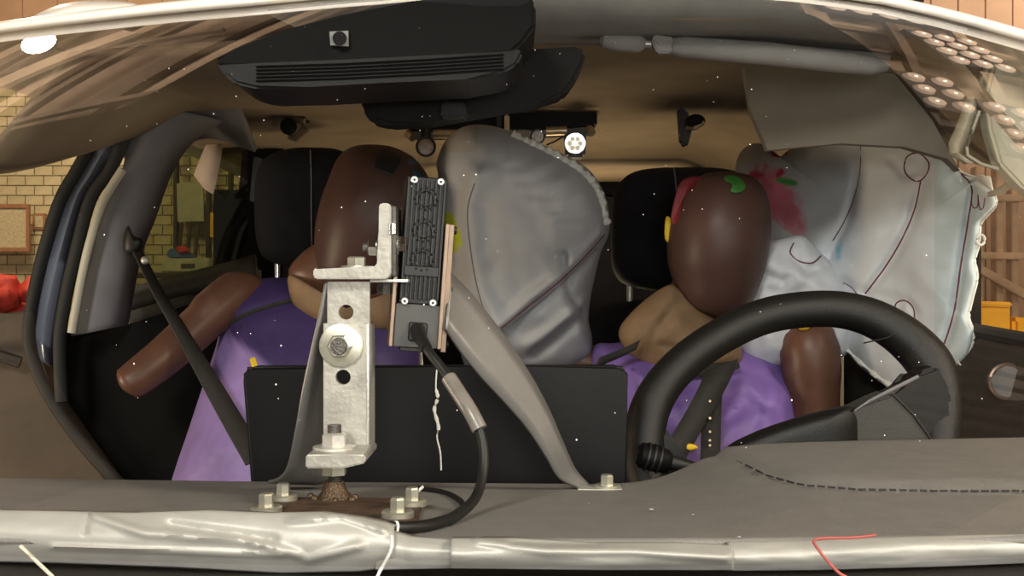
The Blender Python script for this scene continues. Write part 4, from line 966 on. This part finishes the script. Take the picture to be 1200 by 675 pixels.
# L angle carrying the camera
La = prism('angle_bracket', [(367, 316), (370, 314), (440, 313), (443, 309), (444, 240), (447, 238), (455, 238), (458, 241), (458, 321), (453, 327), (370, 327), (367, 324)], .80, .845, M['galv'], rg, .0008)
box('backing_plate', (P(458.6, 0, .82).x, .805, P(0, 324, .82).z), (P(466.5, 0, .82).x, .845, P(0, 243, .82).z), M['darksteel'], rg, .001)
box('shim_plate', (P(436, 0, .82).x, .808, P(0, 331, .82).z), (P(480, 0, .82).x, .84, P(0, 327.2, .82).z), M['steel'], rg, .0005)
c = P(418, 313.5, .82); hexbolt(c, UP, .0125, .0078, .0072, rg, tw=.0015)
tube('nut', [P(450, 331, .825), P(450, 345, .825)], .0062, M['darksteel'], rg, 6, angle=20)
c = P(443.2, 290, .82); hexbolt(c, (-1, 0, 0), .0095, .0075, .007, rg, M['chrome'], tw=.001, stub=.004)
c = P(466.6, 286, .82); hexbolt(c, (1, 0, 0), .0098, .0068, .0055, rg, M['chrome'], tw=.0015)
tube('spacer', [P(460, 262, .80), P(460, 274, .80)], .003, M['chrome'], rg, 10)

# ================================================================ ONBOARD CAMERA MODULE
cm = thing('onboard_camera', 'narrow black ribbed camera module standing upright on the bracket', 'camera', P(490, 410, .86))
DM = .822; ctr = P(495.5, 290, DM); R = Matrix.Rotation(math.radians(4.0), 3, 'Y')
RY = R@Matrix.Rotation(math.radians(9), 3, 'Z')
def L(x, y, z): return ctr+RY@Vector((x, y, z))
sc_ = DM/1200
def lbox(name, lo, hi, m, parent, bevel=.0006):
    return box(name, Vector(lo)+ctr, Vector(hi)+ctr, m, parent, bevel, RY, ctr, 1)
H0 = 59*sc_; W_ = 24*sc_; top = 83*sc_
body = lbox('housing', (-W_, .0035, -H0-8*sc_), (W_, .045, top), M['alu'], cm, .001)
for i in range(9):
    x = -W_+W_*2*(i+.5)/9
    for za, zb_ in ((-H0-2*sc_, top-3*sc_),):
        lbox('fin', (x-.00105, -.0005, za), (x+.00105, .004, zb_), M['alu'], cm, .0003)
lbox('label_bar', (-W_*.85, -.0012, -34*sc_), (W_*.85, .002, -22*sc_), M['rubber'], cm)
for x, z in ((-15.5, 78), (15.5, 78), (-17, -64), (16, -64)):
    s = tube('screw', [L(x*sc_, .001, z*sc_), L(x*sc_, -.0022, z*sc_), L(x*sc_, -.003, z*sc_)], [.0030, .0030, .0024], M['steel'], cm, 16)
    tube('screw_socket', [L(x*sc_, -.0028, z*sc_), L(x*sc_, -.0033, z*sc_)], .0012, M['rubber'], s, 6)
for zc_ in (57, 20, -14):                  # rings of vent dots
    for a in range(12):
        A = a*math.pi/6; ball('vent_dot', L(13*sc_*math.cos(A), -.0006, (zc_+13*math.sin(A))*sc_), .0013, M['alu'], cm, seg=6)
    tube('vent_ring', [L(9*sc_*math.cos(A), -.0006, (zc_+9*math.sin(A))*sc_) for A in [i*math.pi/8 for i in range(16)]], .0006, M['alu'], cm, 6, True)
lbox('connector_block', (-W_-.002, .002, -118*sc_), (W_+.001, .045, -H0-8*sc_), M['dgrey'], cm)
lbox('socket', (-10*sc_, -.001, -110*sc_), (12*sc_, .004, -88*sc_), M['rubber'], cm, .001)
lbox('side_rail', (W_+.0005, -.001, -118*sc_), (W_+.0040, .04, 30*sc_), M['copper'], cm, .0005)
lbox('side_rail', (W_+.0040, .006, -122*sc_), (W_+.0085, .04, 30*sc_), M['copper'], cm, .0005)
lbox('side_rail', (-W_-.0055, -.001, -118*sc_), (-W_-.0022, .04, -36*sc_), M['copper'], cm, .0005)
for z in (24, -48, -80, -112): tube('rail_screw', [L(W_+.0085, .015, z*sc_), L(W_+.0112, .015, z*sc_)], [.0036, .0030], M['rubber'], cm, 12)
lbox('lower_lip', (-W_+.004, .004, -123*sc_), (W_-.008, .03, -118*sc_), M['rubber'], cm)
cb_ = thing('camera_cable', 'black cable looping from the camera module down under the tape', 'cable', P(480, 619, .72))
cp = [(489, 386, .822), (492, 396, .805), (504, 414, .79), (521, 436, .78), (537, 460, .77), (551, 482, .76), (561, 502, .755), (567, 530, .75), (565, 560, .74), (556, 585, .72), (535, 604, .675), (508, 614, .64), (480, 618, .622), (447, 618, .612)]
cpt = spline([P(*q_) for q_ in cp], 6)
tube('jacket', cpt, .0037, M['rubber'], cb_, 14)
tube('clear_sleeve', spline([P(526, 443, .7775), P(537, 460, .769), (P(551, 482, .759)), P(562, 503, .754)], 5), .0060, M['sleeve'], cb_, 16)
tube('strain_relief', [P(489, 386, .823), P(493, 397, .804), P(500, 408, .792)], [.0062, .0052, .0044], M['rubber'], cb_, 14)
tube('white_mark', [P(462, 618, .6162), P(465, 618, .617)], .0040, M['thread'], cb_, 14)
tag(tube('thin_cable', spline([ondash(490, 573, .003), ondash(520, 577, .003), ondash(538, 586, .003), ondash(543, 596, .003), ondash(537, 606, .003), ondash(525, 614, .003)], 6), .0024, M['rubber'], None, 8), 'thin black cable lying behind the thick camera cable loop', 'cable')

# ================================================================ TAPE AND THREADS
def tape(label, tops, bots, D0, seed, bulge=.016, folds=()):
    x0, x1 = tops[0][0], tops[-1][0]
    def lerp(t_, x):
        for (a, ya), (b, yb) in zip(t_, t_[1:]):
            if a <= x <= b: return ya+(yb-ya)*(x-a)/(b-a)
        return t_[-1][1]
    rows = []; n = max(30, int((x1-x0)/4))
    for i in range(n+1):
        x = x0+(x1-x0)*i/n; yt = lerp(tops, x); yb = lerp(bots, x); row = []
        for j in range(25):
            t = j/24; y = yt+(yb-yt)*t
            d = bulge*math.sin(math.pi*(.08+.84*t))
            f = .0018*noise.noise(Vector((x/110, t*2.4, seed)))+.0004*noise.noise(Vector((x/30, t*6, seed+3)))
            for (line, amp, wd) in folds: f += amp*math.exp(-(segdist(x, y, line)/wd)**2)
            D_ = D0+.28*((x-600)/1200*D0)**2
            row.append(P(x, y, D_-d-f))
        rows.append([row[0]+Vector((0, .03, -.006))]+row)
    return tag(sheet('duct_tape_strip', rows, M['tape'], None, .0008, 70), label, 'duct tape', 'duct tape strips along the cowl')
tape('crumpled silver tape strip covering the left end of the cowl', [(-60, 598), (60, 600), (150, 602), (240, 599), (310, 602), (370, 601), (420, 607), (450, 613), (462, 617)], [(-60, 657), (60, 660), (200, 665), (330, 672), (420, 670), (462, 664)], .60, 1.0,
     .016, [([(60, 640), (200, 645), (330, 650)], .003, 3), ([(110, 605), (170, 625), (280, 632), (350, 650)], .004, 5), ([(200, 615), (320, 632)], -.004, 5), ([(340, 610), (400, 606), (450, 622)], .004, 4), ([(360, 655), (420, 640)], .004, 5), ([(105, 600), (100, 625)], -.003, 2)])
tape('short flat tape piece below the cable end', [(440, 618), (480, 630), (535, 634)], [(440, 668), (480, 667), (535, 666)], .597, 2.0, .010)
tape('silver tape strip with a long bright twist, right of centre', [(528, 632), (600, 632), (700, 637), (800, 637), (860, 640)], [(528, 666), (700, 668), (860, 668)], .592, 3.0, .014, [([(560, 634), (640, 645), (740, 646), (850, 654)], .004, 5), ([(600, 636), (700, 638)], -.003, 4)])
tape('smooth tape strip running to the right edge of the cowl', [(852, 636), (960, 634), (1060, 630), (1200, 627), (1290, 624)], [(852, 669), (960, 668), (1100, 664), (1200, 660), (1290, 655)], .596, 4.0, .015)
tag(tube('red_thread', spline([P(1026, 627, .575), P(1000, 630, .572), P(956, 632, .572), P(960, 645, .566), P(972, 660, .566), P(984, 672, .572), P(1000, 680, .575)], 5), .0009, M['redth'], None, 6), 'bent red thread lying over the tape at the right', 'thread')
tag(tube('white_thread', spline([P(478, 592, .80), P(486, 586, .80), P(488, 578, .80), P(496, 570, .80)], 5), .0012, M['thread'], None, 6), 'white thread curling up beside the right plate bolts', 'thread')
tag(tube('white_thread', spline([P(459, 628, .57), P(458, 645, .565), P(446, 668, .57), P(440, 680, .57)], 5), .0010, M['thread'], None, 6), 'white thread crossing the tape below the cable end', 'thread')
tag(tube('tan_thread', spline([P(24, 640, .575), P(40, 655, .572), P(62, 676, .575)], 5), .0011, M['strap'], None, 6), 'tan thread hanging over the left end of the tape', 'thread')
for i, (x, y, r) in enumerate(((763, 597, .0022), (812, 603, .0012), (858, 590, .001), (937, 608, .0012), (905, 585, .0008), (985, 585, .0008), (900, 582, .0009), (690, 590, .0007), (866, 629, .0014), (1035, 617, .0009))):
        o = tag(ball('dashboard_speck', ondash(x, y, .003), r, M['sticker'], None, sz=.4, seg=8), ('large pale fleck on the dashboard nearest the tape below the stalk', 'small fleck right of the large pale fleck', 'fleck on the dashboard just below the start of the stitched seam', 'fleck below the middle of the stitched seam', 'faint fleck close under the bend of the stitched seam', 'fleck under the stitched seam toward the right', 'faint fleck beside the stitched seam bend', 'fleck between the foot flange bolt and the tape', 'fleck lying right against the tape joint at the right', 'fleck above the red thread near the tape')[i], 'debris', 'debris specks on the dashboard')

V = []; F = []
for i in range(150):                                  # fine dust stuck to the windscreen
    x = random.uniform(-.42, .5); z = random.uniform(-.1, .3); rr_ = random.choice((.0002, .0003, .0003, .0005))
    y = G(x, z)-.0008; b = len(V)
    V += [(x+rr_*math.cos(a*1.047), y+rr_*math.sin(a*1.047)*.6, ZC+z+rr_*math.sin(a*1.047)) for a in range(6)]; F.append(tuple(range(b, b+6)))
dust = link('glass_dust', V, F, M['thread'], ws, False); dust['kind'] = 'stuff'
